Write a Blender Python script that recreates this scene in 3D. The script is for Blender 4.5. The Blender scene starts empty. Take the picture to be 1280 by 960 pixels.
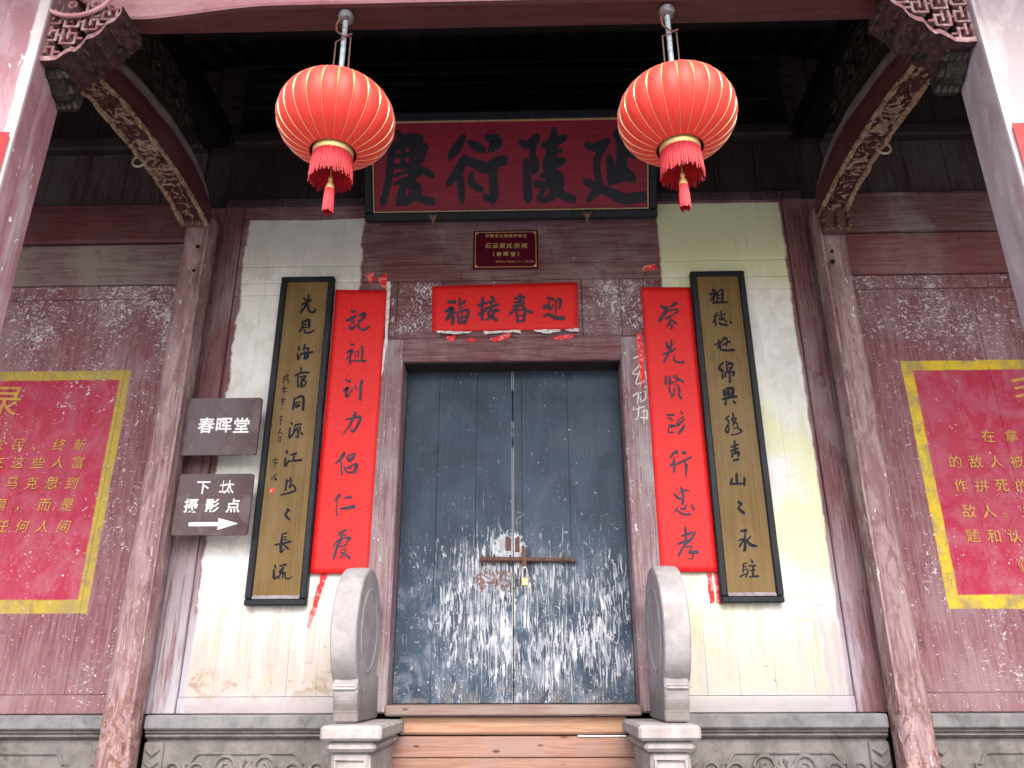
import bpy, bmesh, math, random
from mathutils import Vector, Matrix, noise as mnoise
random.seed(7)
C = bpy.context.scene.collection
R = math.radians

# ------------------------------------------------------------------ camera, sky, sun, exposure
F, PIT, YAW, ROLL = 972.05, .364903, .0224636, .003262          # focal length in px of a 1280 px wide frame
CAM = Vector((.1348, -6.0, 1.6))
cd = bpy.data.cameras.new('camera'); cam = bpy.data.objects.new('camera', cd); C.objects.link(cam)
cd.sensor_width = 36; cd.lens = F / 1280 * 36; cd.clip_start = .05; cd.clip_end = 500
_cy, _sy, _cp, _sp, _cr, _sr = math.cos(YAW), math.sin(YAW), math.cos(PIT), math.sin(PIT), math.cos(ROLL), math.sin(ROLL)
def ray(px, py):
    u0 = px - 640; v0 = 480 - py
    u = u0*_cr + v0*_sr; v = -u0*_sr + v0*_cr
    y = F*_cp - v*_sp; z = F*_sp + v*_cp
    return Vector((u*_cy - y*_sy, u*_sy + y*_cy, z))
fwd = ray(640, 480).normalized(); rgt = (ray(1640, 480) - ray(640, 480)).normalized(); up = rgt.cross(fwd)
cam.matrix_world = Matrix(((rgt.x, up.x, -fwd.x, CAM.x), (rgt.y, up.y, -fwd.y, CAM.y), (rgt.z, up.z, -fwd.z, CAM.z), (0, 0, 0, 1)))
sc = bpy.context.scene; sc.camera = cam
def W(px, py, Y):                       # measured image point -> point on the upright plane y = Y
    d = ray(px, py); return CAM + d * ((Y - CAM.y) / d.y)

SUN_EL, SUN_AZ = R(48), R(8)            # the sun stands over the courtyard, behind the camera
w = bpy.data.worlds.new('World'); sc.world = w; w.use_nodes = True
wn = w.node_tree; bg = wn.nodes['Background']; sky = wn.nodes.new('ShaderNodeTexSky')
sky.sky_type = 'NISHITA'; sky.sun_disc = False; sky.sun_elevation = SUN_EL; sky.sun_rotation = math.pi - SUN_AZ
sky.air_density = 1.0; sky.dust_density = 5.0; sky.ozone_density = 1.0
wn.links.new(sky.outputs[0], bg.inputs[0]); bg.inputs[1].default_value = .15
sl = bpy.data.lights.new('sun', 'SUN'); sun = bpy.data.objects.new('sun', sl); C.objects.link(sun)
sl.energy = .9; sl.angle = R(40); sl.color = (.96, .98, 1)
sdir = Vector((math.sin(SUN_AZ)*math.cos(SUN_EL), -math.cos(SUN_AZ)*math.cos(SUN_EL), math.sin(SUN_EL)))
sun.rotation_euler = sdir.to_track_quat('Z', 'Y').to_euler(); sun.location = (0, -10, 12)
sc.view_settings.view_transform = 'Standard'; sc.view_settings.look = 'None'; sc.view_settings.gamma = 1
sc.view_settings.exposure = 1.82
sc.cycles.use_denoising = True
sc.cycles.max_bounces = 8; sc.cycles.diffuse_bounces = 5

# ------------------------------------------------------------------ material helpers
class E:
    nt = None
    def __init__(s, k): s.k = k
    @staticmethod
    def math(op, *a):
        n = E.nt.nodes.new('ShaderNodeMath'); n.operation = op
        for i, v in enumerate(a):
            if isinstance(v, E): E.nt.links.new(v.k, n.inputs[i])
            else: n.inputs[i].default_value = v
        return E(n.outputs[0])
    def __add__(s, o): return E.math('ADD', s, o)
    __radd__ = __add__
    def __sub__(s, o): return E.math('SUBTRACT', s, o)
    def __rsub__(s, o): return E.math('SUBTRACT', o, s)
    def __mul__(s, o): return E.math('MULTIPLY', s, o)
    __rmul__ = __mul__
    def abs(s): return E.math('ABSOLUTE', s)
def mn(a, b): return E.math('MINIMUM', a, b)
def mxx(a, b): return E.math('MAXIMUM', a, b)
def ss(v, a, b, lo=0., hi=1., kind='SMOOTHSTEP'):
    n = E.nt.nodes.new('ShaderNodeMapRange'); n.interpolation_type = kind
    E.nt.links.new(v.k, n.inputs[0])
    for i, q in ((1, a), (2, b), (3, lo), (4, hi)):
        if isinstance(q, E): E.nt.links.new(q.k, n.inputs[i])
        else: n.inputs[i].default_value = q
    return E(n.outputs[0])
def xyz():
    g = E.nt.nodes.new('ShaderNodeNewGeometry'); s = E.nt.nodes.new('ShaderNodeSeparateXYZ')
    E.nt.links.new(g.outputs['Position'], s.inputs[0]); return [E(s.outputs[i]) for i in range(3)]
_p = {}
def vec(sx, sy, sz, off=0):
    x, y, z = _p['x']; c = E.nt.nodes.new('ShaderNodeCombineXYZ')
    for i, (q, f) in enumerate(((x, sx), (y, sy), (z, sz))):
        E.nt.links.new((q*f + off).k, c.inputs[i])
    return c.outputs[0]
def noi(sx, sy, sz, detail=4, rough=.55, dist=0., off=0):
    n = E.nt.nodes.new('ShaderNodeTexNoise'); E.nt.links.new(vec(sx, sy, sz, off), n.inputs['Vector'])
    n.inputs['Scale'].default_value = 1; n.inputs['Detail'].default_value = detail
    n.inputs['Roughness'].default_value = rough; n.inputs['Distortion'].default_value = dist
    return E(n.outputs[0])
def vor(sx, sy, sz, feat='F1', off=0):
    n = E.nt.nodes.new('ShaderNodeTexVoronoi'); n.feature = feat; E.nt.links.new(vec(sx, sy, sz, off), n.inputs['Vector'])
    n.inputs['Scale'].default_value = 1
    return E(n.outputs['Distance'])
def mix(f, a, b):
    n = E.nt.nodes.new('ShaderNodeMix'); n.data_type = 'RGBA'
    for i, v in ((0, f), (6, a), (7, b)):
        if isinstance(v, E): E.nt.links.new(v.k, n.inputs[i])
        elif i == 0: n.inputs[0].default_value = v
        else: n.inputs[i].default_value = (*v, 1)
    return E(n.outputs[2])
def mat(name, fn, rough=.7, spec=.3, metal=0., sheen=0.):
    m = bpy.data.materials.new(name); m.use_nodes = True; E.nt = m.node_tree
    b = m.node_tree.nodes['Principled BSDF']; _p['x'] = xyz()
    r = fn() if callable(fn) else (mix(0., fn, fn),)
    r = r if isinstance(r, tuple) else (r,)
    E.nt.links.new(r[0].k, b.inputs['Base Color'])
    b.inputs['Roughness'].default_value = rough; b.inputs['Specular IOR Level'].default_value = spec
    b.inputs['Metallic'].default_value = metal; b.inputs['Sheen Weight'].default_value = sheen
    if len(r) > 1 and r[1] is not None:
        bp = E.nt.nodes.new('ShaderNodeBump'); bp.inputs['Strength'].default_value = .6
        bp.inputs['Distance'].default_value = r[2] if len(r) > 2 else .01
        E.nt.links.new(r[1].k, bp.inputs['Height']); E.nt.links.new(bp.outputs[0], b.inputs['Normal'])
    if len(r) > 3: E.nt.links.new(r[3].k, b.inputs['Roughness'])
    return m

def old_wood(a, b, fade, grain=(60, 60, 3), flake=None, flk=(.62, .60, .66), fade_amt=.5, fl_s=(34, 34, 22), extra=None):
    """weathered painted wood: two tones, faded areas, small flaked spots"""
    def f():
        g = noi(*grain, 6, .65, .3)
        big = noi(1.7, 1.7, 1.1, 5, .6, .4, 3.1)
        c = mix(ss(g, .38, .62), a, b)
        c = mix(ss(big + (g - .5)*.35, .42, .68)*fade_amt, c, fade)
        c = mix(ss(noi(9, 9, 6, 5, .7, .8, 9.4), .57, .68)*.45, c, tuple(q*.45 for q in a))
        h = g
        if flake is not None:
            d = flake() if callable(flake) else E.math('ADD', noi(2.3, 2.3, 1.9, 4, .6, 0, 5.5), flake - .5)
            n1 = noi(*fl_s, 5, .62, 1.2, 1.7)
            m = ss(n1 + (d - .5)*.5, .638, .675)
            # thin scratches
            n2 = noi(fl_s[0]*.5, fl_s[1]*.5, fl_s[2]*3, 3, .5, 2.5, 4.2)
            m = mxx(m, ss(n2 + (d - .5)*.45, .69, .70)*.8)
            c = mix(m, c, flk); h = g*.4 - m*.8
        if extra: c, h = extra(c, h)
        return c, h, .006
    return f

def wall_extra(c, h):
    x, y, z = _p['x']
    wob = (noi(3, 3, 5, 4, .6, 0, 2.2) - .5)*.16 + (noi(11, 11, 9, 5, .75, .6, 8.1) - .5)*.075
    e = .012
    def band(v, lo, hi): return mn(ss(v, lo - e, lo + e), ss(v, hi - e, hi + e, 1., 0.))
    low = ss(z, 4.70, 4.71)
    L = mn(band(x + wob*.6, -2.37, -1.33), ss(z + wob*.25, 5.49, 5.50, 1., 0.))
    L2 = mn(band(x, -2.0, -1.135), ss(z, 4.73, 4.75, 1., 0.))
    Rr = mn(band(x + wob*.28, 1.30, 2.39), ss(z + wob*.1, 5.60, 5.605, 1., 0.))
    R2 = mn(band(x, 1.135, 2.0), ss(z, 4.73, 4.75, 1., 0.))
    M = mxx(mxx(L, L2), mxx(Rr, R2))
    M = mn(M, ss(z + wob*.5, 1.42, 1.52, .72, 1.))
    st = noi(14, 14, 1.2, 5, .65, .3, 6.6)
    sp = noi(4.5, 4.5, 3.2, 6, .7, .6, 1.3)
    white = mix(ss(sp, .40, .68), (.82, .82, .81), (.66, .66, .64))
    green = ss(x, 0., 1.)*mxx(ss(noi(1.6, 1.6, 1.3, 3, .5, 0, 4.4), .42, .6), ss(z, 4.6, 4.95)*.8)
    white = mix(green*.85, white, (.72, .77, .46))
    top = ss(z + (sp - .5)*.8, 4.85, 4.95)                      # greyer, thinner coat on the rail
    white = mix(top*.55, white, mix(ss(x, 0., 1.), (.60, .60, .58), (.66, .68, .42)))
    stain = ss(z + (st - .5)*1.6, 1.55, 2.45, 1., 0.)
    white = mix(stain*.55, white, (.46, .37, .28))
    gr = ss(z + (st - .5)*1.3 + (sp - .5)*.5, 1.5, 2.25, 1., 0.)
    white = mix(gr*.75, white, mix(ss(x, -.5, .5), (.42, .36, .34), (.44, .44, .42)))
    rot = ss(z + (sp - .5)*1.0, 1.50, 1.78, 1., 0.)*ss(noi(7, 7, 9, 5, .7, .6, 7.7), .5, .62)
    white = mix(rot*ss(x, -.5, .5, .8, .15), white, (.30, .22, .13))
    speck = ss(noi(46, 46, 34, 3, .6, .5, 12.), .70, .715)*ss(z, 2.4, 3.2, 1., .35)
    white = mix(speck, white, (.14, .09, .07))
    streak = ss(noi(30, 30, 1.6, 4, .6, 0, 15.), .60, .72)
    white = mix(streak*.42, white, (.52, .47, .36))
    spt = noi(3.2, 3.2, 2.6, 6, .75, 1.2, 27.)
    white = mix(ss(spt, .53, .64)*ss(z, 1.5, 3.6, .55, .22), white, (.50, .46, .34))
    white = mix(ss(z + (sp - .5)*.2, 1.46, 1.56, 1., 0.)*.75, white, (.44, .44, .48))
    c = mix(M, c, white)
    lav = mn(band(x + wob*.8, 2.25, 2.50), ss(z + wob*2., 1.4, 3.3, 1., 0.))
    c = mix(lav*ss(noi(18, 18, 2, 4, .6, 0, 9.), .38, .6)*.8, c, (.42, .36, .43))
    # pale bluish undercoat beside the left stile
    und = mn(band(x + wob*.6, -2.90, -2.365), ss(z + wob, 1.4, 3.4, 1., 0.))
    c = mix(und*.85*ss(noi(22, 22, 1.6, 4, .6, 0, 3.), .36, .54), c, (.44, .44, .50))
    return c, h*(1 - M*.6) + M*.35
def door_flakes():
    x, y, z = _p['x']
    return noi(2.3, 2.3, 1.9, 4, .6, 0, 5.5)*.7 + .15
MAR_A, MAR_B, MAR_F = (.15, .058, .068), (.22, .112, .126), (.35, .28, .30)
def flk_center():
    x, y, z = _p['x']
    near = mn(ss(z, 4.25, 4.4), ss(z, 4.82, 4.88, 1., 0.))*ss(x.abs(), 1.15, 1.3, 1., 0.)
    side = ss(x.abs(), .5, .7)
    return noi(3.3, 3.3, 2.9, 4, .6, 0, 5.5)*.75 - .04 + near*(side*.22 + .10)
M_wall = mat('painted_wall_wood', old_wood(MAR_A, MAR_B, MAR_F, (50, 50, 3), flk_center, extra=wall_extra, fade_amt=.45), .7, .2)
M_rail = mat('painted_rail_wood', old_wood(MAR_A, MAR_B, MAR_F, (3, 40, 50), flk_center, extra=wall_extra, fade_amt=.5), .7, .2)
def flk_jamb():
    x, y, z = _p['x']; return noi(3.3, 3.3, 1.2, 4, .6, 0, 5.5)*.5 + .27
M_jamb = mat('worn_jamb_wood', old_wood((.20, .10, .12), (.28, .20, .215), (.37, .34, .355), (70, 70, 2.2), flk_jamb, fade_amt=.9, fl_s=(40, 40, 12)), .6, .35)

def slogan_extra(c, h):
    x, y, z = _p['x']
    ax = x.abs(); wob = (noi(6, 6, 6, 3, .6, 0, 2.) - .5)*.02
    def rect(x0, z0, z1, e=.006): return mn(mn(ss(ax + wob, x0 - e, x0 + e), ss(ax, 6.0, 6.01, 1., 0.)), mn(ss(z + wob, z0 - e, z0 + e), ss(z + wob, z1 - e, z1 + e, 1., 0.)))
    o = rect(3.205, 2.085, 4.055); i = rect(3.292, 2.185, 3.972)
    n = noi(5, 5, 4, 6, .7, .5, 7.)
    red = mix(ss(n, .40, .66), (.38, .026, .065), (.40, .10, .15))
    red = mix(ss(noi(1.4, 1.4, 1.1, 3, .5, 0, 1.), .40, .6)*.5, red, (.36, .06, .10))
    yel = mix(ss(n, .42, .66), mix(ss(x, 0., 1.), (.44, .33, .055), (.62, .46, .03)), (.32, .25, .10))
    yel = mix(ss(noi(26, 26, 20, 4, .7, 0, 5.), .56, .66)*.6, yel, (.33, .20, .10))
    dens = noi(2.1, 2.1, 1.7, 4, .6, 0, 9.5)
    f = ss(noi(26, 26, 34, 5, .62, 1.4, 1.9) + (dens - .5)*.35, .65, .685)
    worn = ss(noi(16, 16, 7, 5, .7, .8, 21.) + (dens - .5)*.3, .60, .66)
    c = mix(o*(1 - worn*.7), c, yel); c = mix(i*(1 - worn*.35), c, red)
    c = mix(f, c, (.70, .66, .70))
    return c, h - f*.5
def flk_side():
    x, y, z = _p['x']
    return noi(2.6, 2.6, 2.0, 4, .6, 0, 5.5)*.75 + .13 + ss(z, 3.9, 4.4)*.12
def side_extra(c, h):
    x, y, z = _p['x']
    c = mix(ss(z + (noi(5, 5, 1.5, 4, .6, 0, 3.) - .5)*1.2, 1.35, 2.0, 1., 0.)*.35, c, (.27, .19, .20))
    return slogan_extra(c, h)
M_side = mat('side_wall_wood', old_wood((.175, .062, .078), (.24, .115, .135), (.34, .25, .275), (42, 42, 3), flk_side, extra=side_extra, fl_s=(28, 28, 36)), .7, .22)
M_beam1 = mat('grey_mauve_beam_wood', old_wood((.15, .09, .10), (.22, .16, .17), (.26, .22, .21), (2.5, 40, 50), .28, fade_amt=.9), .6, .3)
M_beam2 = mat('maroon_beam_wood', old_wood((.085, .018, .026), (.125, .035, .045), (.14, .07, .08), (2.5, 40, 50), .2), .55, .4)
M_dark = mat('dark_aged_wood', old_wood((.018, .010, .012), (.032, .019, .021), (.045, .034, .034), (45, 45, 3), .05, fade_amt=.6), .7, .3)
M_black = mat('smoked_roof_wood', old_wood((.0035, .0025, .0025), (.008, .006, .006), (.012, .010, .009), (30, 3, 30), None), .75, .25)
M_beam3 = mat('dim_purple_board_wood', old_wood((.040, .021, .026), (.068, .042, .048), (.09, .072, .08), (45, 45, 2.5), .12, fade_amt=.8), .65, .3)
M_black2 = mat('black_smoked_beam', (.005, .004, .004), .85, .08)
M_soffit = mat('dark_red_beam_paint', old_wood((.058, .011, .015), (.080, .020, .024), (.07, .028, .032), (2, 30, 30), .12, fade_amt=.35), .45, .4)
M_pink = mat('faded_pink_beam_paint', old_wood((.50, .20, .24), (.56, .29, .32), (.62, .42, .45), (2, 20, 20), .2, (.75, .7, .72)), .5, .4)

def col_fn():
    x, y, z = _p['x']
    n = noi(9, 9, 2.6, 6, .62, .8, 1.); g = noi(50, 50, 1.5, 5, .6, .4, 4.)
    c = mix(ss(n, .44, .56), (.22, .115, .125), (.33, .215, .23))
    c = mix(ss(g, .46, .66)*.45, c, (.42, .33, .34))
    c = mix(ss(noi(15, 15, 5, 6, .7, 1., 9.), .56, .68)*.6, c, (.52, .40, .34))
    c = mix(ss(noi(9, 9, 3.4, 6, .7, 1.2, 14.), .54, .64)*.6, c, (.13, .055, .06))
    c = mix(ss(noi(34, 34, 7, 5, .6, 1., 17.), .655, .67), c, (.70, .66, .66))
    rot = ss(z + (noi(9, 9, 6, 5, .7, .5, 2.) - .5)*1.2, 1.3, 1.75, 1., 0.)
    c = mix(rot*ss(noi(8, 8, 5, 5, .7, 2., 31.), .52, .57)*.85, c, (.17, .07, .04))
    c = mix(rot*ss(noi(6, 6, 4, 5, .7, 2., 33.), .55, .6)*.6, c, (.55, .38, .33))
    return c, n*.5 + g*.6, .012
M_col = mat('peeling_column_wood', col_fn, .6, .35)
def corner_highlight(c):  # highlight along the near column corner, painted as a pale ragged stripe
    x, y, z = _p['x']; a = x.abs(); e = mn(ss(a, 2.56, 2.566), ss(a + (noi(9, 9, 5, 5, .7, .4, 3.) - .5)*.05, 2.612, 2.630, 1., 0.))
    return mix(e*ss(y, -2.68, -2.66, 1., 0.)*.8, c, (.62, .58, .60))
def ocol_fn():
    n = noi(7, 7, 2.2, 6, .65, .7, 1.); g = noi(50, 50, 1.2, 5, .6, .3, 4.)
    c = mix(ss(n, .40, .62), (.29, .135, .165), (.36, .225, .26))
    c = mix(ss(noi(5, 5, .8, 5, .6, .4, 6.), .50, .66)*.8, c, (.46, .42, .45))
    c = mix(ss(g, .55, .7)*.4, c, (.26, .12, .15))
    c = mix(ss(noi(24, 24, 9, 5, .6, 1., 17.), .67, .68), c, (.78, .76, .76))
    c = corner_highlight(c)
    return c, n*.5 + g*.5, .006
M_ocol = mat('pink_grey_column_paint', ocol_fn, .5, .4)
def grey_ocol():
    n = noi(5, 5, 2, 6, .65, .7, 1.)
    c = mix(ss(n, .40, .62), (.33, .27, .295), (.43, .39, .41))
    c = mix(ss(noi(6, 6, .9, 5, .6, .4, 6.), .54, .66)*.6, c, (.36, .23, .26))
    c = corner_highlight(c)
    return c, n, .006
M_ocol2 = mat('grey_column_paint', grey_ocol, .5, .4)

def door_fn():
    x, y, z = _p['x']
    n = noi(3, 3, 2, 6, .6, .6, 1.); g = noi(70, 70, 1.6, 5, .6, .3, 4.)
    c = mix(ss(n, .36, .66), (.020, .038, .068), (.038, .066, .108))
    c = mix(ss(g, .5, .68)*.35, c, (.075, .098, .135))
    c = mix(ss(noi(2.2, 2.2, 1.6, 4, .6, .8, 8.), .52, .66)*ss(z, 2.0, 3.2, .75, .25), c, (.095, .12, .165))
    cen = ss((x - .12).abs(), .25, 1.0, 1., .25)
    low = ss(z, 2.35, 2.9, 1., 0.)
    bot = ss(z, 1.45, 1.75, .55, 1.)
    big = noi(2.2, 2.2, 1.5, 4, .6, 0, 5.)
    d = low*cen*bot*.24 + (big - .5)*.95*ss(z, 2.4, 3.0, 1., .1) - ss(z, 2.5, 3.3)*.22 - ss((x - .1).abs(), .55, .9)*.10
    v = ss(noi(40, 40, 7, 6, .66, .9, 1.7) + d*.42, .605, .665)
    v2 = ss(noi(90, 90, 4, 4, .6, .3, 3.7) + d*.36, .64, .68)
    sc2 = ss(noi(26, 26, 22, 4, .5, 2.2, 4.2) + low*.03, ss(z, 2.5, 3.0, .672, .70), .72)
    v = mxx(mxx(v, v2*.75), sc2)
    rag = ss(((x + .03)*(x + .03)*22. + (z - 2.60)*(z - 2.60)*26.) + (noi(18, 18, 14, 5, .7, 1., 8.) - .5)*1.5, .22, .34, 1., 0.)
    v = mxx(v, rag)
    hz = ss(noi(5, 5, 3.2, 5, .7, .8, 41.), .47, .66)*ss(z, 2.2, 2.75, 1., 0.)
    c = mix(hz*.75, c, (.20, .235, .30))
    c = mix(v*.9, c, mix(ss(noi(12, 12, 6, 5, .7, 0, 4.), .4, .62), (.33, .36, .42), (.68, .69, .74)))
    rust = ss(noi(13, 13, 12, 5, .7, 1.4, 33.) + ss((z - 2.34).abs(), .03, .22, .06, -.4) + ss((x + .14).abs(), .1, .26, .04, -.3), .56, .6)
    c = mix(rust*.9, c, (.15, .065, .05))
    c = mix(ss(x.abs(), .005, .010, 1., 0.)*ss(noi(2, 2, 3, 4, .7, 0, 3.), .45, .52), c, (.72, .72, .74))
    bare = ss(z, 1.44, 1.66, 1., 0.)*ss(noi(7, 7, 9, 5, .7, 1., 3.), .48, .58)
    c = mix(bare*.65, c, (.17, .16, .16))
    return c, g*.5 - v*.4, .005
M_door = mat('flaking_slate_door_paint', door_fn, .55, .3)
M_rust = mat('rusty_iron', lambda: (mix(ss(noi(40, 40, 40, 5, .7), .4, .6), (.095, .05, .045), (.17, .09, .07)), noi(70, 70, 70, 4), .003), .7, .4, .3)
M_brass = mat('brass', (.80, .58, .22), .35, .5, .8)
M_steel = mat('steel', (.62, .64, .68), .3, .5, .8)

def stone(name, a, b, dirt=(.12, .11, .10), amt=.5, bump=.008):
    def f():
        n = noi(6, 6, 6, 8, .68, .3, 1.); m = noi(60, 60, 60, 4, .7, 0, 5.)
        c = mix(ss(n, .38, .62), a, b); c = mix(ss(m, .55, .72)*.35, c, tuple(q*.6 for q in a))
        c = mix(ss(noi(4, 4, 2.2, 6, .7, .8, 11.), .54, .66)*amt, c, dirt)
        c = mix(ss(noi(22, 22, 22, 5, .7, .5, 19.), .64, .68)*.3, c, tuple(min(.8, q*1.35) for q in b))
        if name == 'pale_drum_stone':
            x, y, z = _p['x']; c = mix(ss(z + (n - .5)*.3, 1.40, 1.68, 1., 0.)*.62, c, (.125, .10, .09))  # shading of the lower drum and neck put into the colour, with brown dirt
        return c, n*.7 + m*.35, bump
    return mat(name, f, .75, .3)
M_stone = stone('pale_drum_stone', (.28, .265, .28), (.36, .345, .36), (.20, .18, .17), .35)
M_ped = stone('pedestal_stone', (.27, .245, .25), (.35, .33, .335), (.16, .14, .125), .4)
M_plinth = stone('grey_plinth_stone', (.135, .125, .122), (.20, .185, .185), (.07, .062, .058), .6, .012)
M_ledge = stone('ledge_stone', (.15, .148, .158), (.22, .218, .228), (.075, .072, .072), .6, .008)
M_floor = stone('floor_slab_stone', (.14, .135, .13), (.20, .195, .19))
M_ground = stone('courtyard_stone', (.15, .145, .14), (.21, .205, .20))

def thr(a, b, d):
    def f():
        g = noi(1.6, 30, 34, 6, .6, 1.4, 2.); n = noi(2, 6, 5, 4, .6, .3, 7.)
        c = mix(ss(g, .38, .62), a, b); c = mix(ss(n, .48, .64)*.6, c, d)
        k = vor(3.4, 5, 9.5, 'F1', 4.3)
        c = mix(ss(k, .06, .13, 1., 0.), c, (.075, .03, .02))
        return c, g, .003
    return f
M_thr1 = mat('fresh_pine_board', thr((.31, .165, .10), (.38, .23, .15), (.29, .18, .145)), .55, .35)
M_thr2 = mat('reddish_pine_board', thr((.24, .125, .09), (.31, .18, .14), (.27, .18, .165)), .55, .35)
M_sill = mat('worn_sill_wood', thr((.18, .115, .095), (.24, .17, .15), (.24, .20, .185)), .6, .35)

def gold_fn():
    g = noi(50, 50, 1.2, 5, .6, .3, 4.); n = noi(2, 2, 1, 4, .6, .3, 1.)
    c = mix(ss(g, .36, .64), (.135, .080, .020), (.175, .106, .030))
    c = mix(ss(n, .42, .62)*.6, c, (.215, .145, .065))
    return c, g, .0008
M_gold = mat('brown_gold_lacquer', gold_fn, .5, .3)
M_frame = mat('black_blue_lacquer', lambda: (mix(ss(noi(30, 30, 4, 4, .6), .4, .66), (.006, .008, .013), (.014, .018, .028)), noi(40, 40, 40, 3), .001), .5, .3)
def ink(col=(.020, .020, .030), f=(.07, .07, .085)):
    return lambda: (mix(ss(noi(60, 60, 60, 5, .7), .45, .66), col, f),)
M_ink = mat('black_ink', ink((.007, .009, .018), (.012, .015, .026)), .5, .4)
M_ink2 = mat('dark_violet_brush_ink', ink((.045, .030, .055), (.09, .06, .085)), .6, .25)
M_inkg = mat('blue_black_lacquer_ink', ink((.006, .006, .012), (.016, .016, .030)), .55, .2)
M_red = mat('red_paper', lambda: (mix(ss(noi(40, 40, 60, 4, .6), .35, .65), (.70, .008, .010), (.76, .014, .015)), noi(3, 3, 4, 3, .5), .01), .55, .4)
M_scrap = mat('torn_red_paper', lambda: (mix(ss(noi(30, 30, 30, 4, .6), .50, .6), (.80, .03, .035), (.80, .28, .28)),), .6, .3)
M_white = mat('white_paper_residue', lambda: (mix(ss(noi(40, 40, 40, 4, .6), .45, .6), (.78, .76, .78), (.62, .52, .54)),), .7, .2)
def plq_fn():
    g = noi(2, 60, 60, 5, .6, .2, 4.)
    c = mix(ss(g, .36, .64), (.215, .006, .028), (.265, .012, .038))
    c = mix(ss(noi(1.6, 1.6, 4, 4, .6), .5, .66)*.3, c, (.14, .008, .02))
    return c, g, .0006
M_plq = mat('crimson_plaque_lacquer', plq_fn, .5, .4)
M_gilt = mat('gilt_line', lambda: (mix(ss(noi(30, 30, 30, 4, .6), .45, .62), (.48, .36, .17), (.36, .27, .17)),), .45, .5)
M_mar = mat('maroon_enamel', (.095, .006, .020), .25, .5)
M_gtxt = mat('gold_enamel', (.62, .42, .16), .4, .5)
def sign_fn():
    n = noi(5, 5, 4, 5, .6, .6, 2.)
    return mix(ss(n, .5, .62)*.6, (.080, .046, .052), (.15, .11, .118)), noi(30, 30, 30), .0005, ss(n, .4, .6, .18, .4)
M_sign = mat('brown_enamel_sign', sign_fn, .3, .35)
M_wtxt = mat('white_sign_paint', (.82, .83, .85), .5, .3)
M_ytxt = mat('yellow_slogan_paint', lambda: (mix(ss(noi(34, 34, 34, 5, .7, 1.), .50, .62), (.52, .30, .07), (.43, .12, .10)),), .6, .3)
M_chalk = mat('white_chalk', (.72, .70, .72), .8, .1)
M_fab = mat('red_lantern_fabric', lambda: (mix(ss(noi(90, 90, 90, 3, .6), .35, .65), (.80, .040, .028), (.86, .060, .040)),), .55, .4, 0., .5)
_b = M_fab.node_tree.nodes['Principled BSDF']; _b.inputs['Sheen Tint'].default_value = (1, .75, .75, 1); _b.inputs['Sheen Roughness'].default_value = .35
M_rib = mat('gold_foil_rib', (.80, .60, .27), .34, .6, .45)
M_fringe = mat('crimson_fringe', lambda: (mix(ss(noi(160, 160, 6, 2, .6), .35, .65), (.36, .004, .014), (.58, .012, .03)),), .5, .3, 0., .08)
M_pole = mat('pale_blue_pole', lambda: (mix(ss(noi(20, 20, 30, 4, .6), .45, .7), (.50, .60, .68), (.30, .34, .38)),), .35, .5, .2)
M_wire = mat('rusty_wire', (.20, .11, .085), .6, .4, .3)
M_mount = mat('dusty_grey_metal', lambda: (mix(ss(noi(30, 30, 30, 4, .6), .45, .7), (.24, .25, .27), (.12, .11, .12)),), .6, .3, .3)
def carve_fn():
    at = E.nt.nodes.new('ShaderNodeAttribute'); at.attribute_name = 'relief'; a = E(at.outputs['Fac'])
    n = noi(20, 20, 20, 5, .7, .5, 3.)
    gold = mix(ss(n, .38, .62), (.17, .105, .065), (.34, .25, .18))
    gold = mix(ss(noi(30, 30, 30, 4, .7, 0, 9.), .58, .66)*.7, gold, (.50, .36, .14))
    return mix(ss(a + (n - .5)*.7, .28, .52), (.050, .014, .014), gold), n, .01
M_carve = mat('worn_gilt_carving', carve_fn, .6, .35)
M_dcarve = mat('dark_carved_wood', lambda: (mix(ss(noi(24, 24, 24, 5, .7), .45, .65), (.014, .011, .011), (.050, .038, .030)), noi(40, 40, 40, 5, .7, 1.), .01), .65, .3)
M_fret = mat('mauve_carved_fret', lambda: (mix(ss(noi(24, 24, 24, 5, .7), .42, .62), (.22, .085, .10), (.42, .28, .29)), noi(40, 40, 40, 5, .7), .004), .6, .35)
M_fretd = mat('shaded_mauve_carving', lambda: (mix(ss(noi(24, 24, 24, 5, .7), .42, .62), (.035, .014, .018), (.085, .042, .045)), noi(26, 26, 26, 5, .7, 1.6), .02), .6, .3)
M_grey = mat('weathered_grey_top', lambda: (mix(ss(noi(10, 6, 10, 5, .7), .42, .62), (.24, .215, .22), (.36, .33, .335)), noi(30, 30, 30), .004), .7, .3)
M_plaster = mat('pale_wall_plaster', lambda: (mix(ss(noi(2, 2, 2, 5, .7), .42, .62), (.55, .54, .52), (.45, .43, .41)), noi(30, 30, 30), .004), .8, .2)
M_tile = mat('grey_clay_roof_tile', lambda: (mix(ss(noi(6, 6, 6, 5, .7), .42, .62), (.09, .09, .095), (.14, .14, .145)), noi(30, 30, 30), .004), .8, .2)
M_sliver = mat('white_light_sliver', (.9, .92, .95), .12, .6)

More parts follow.
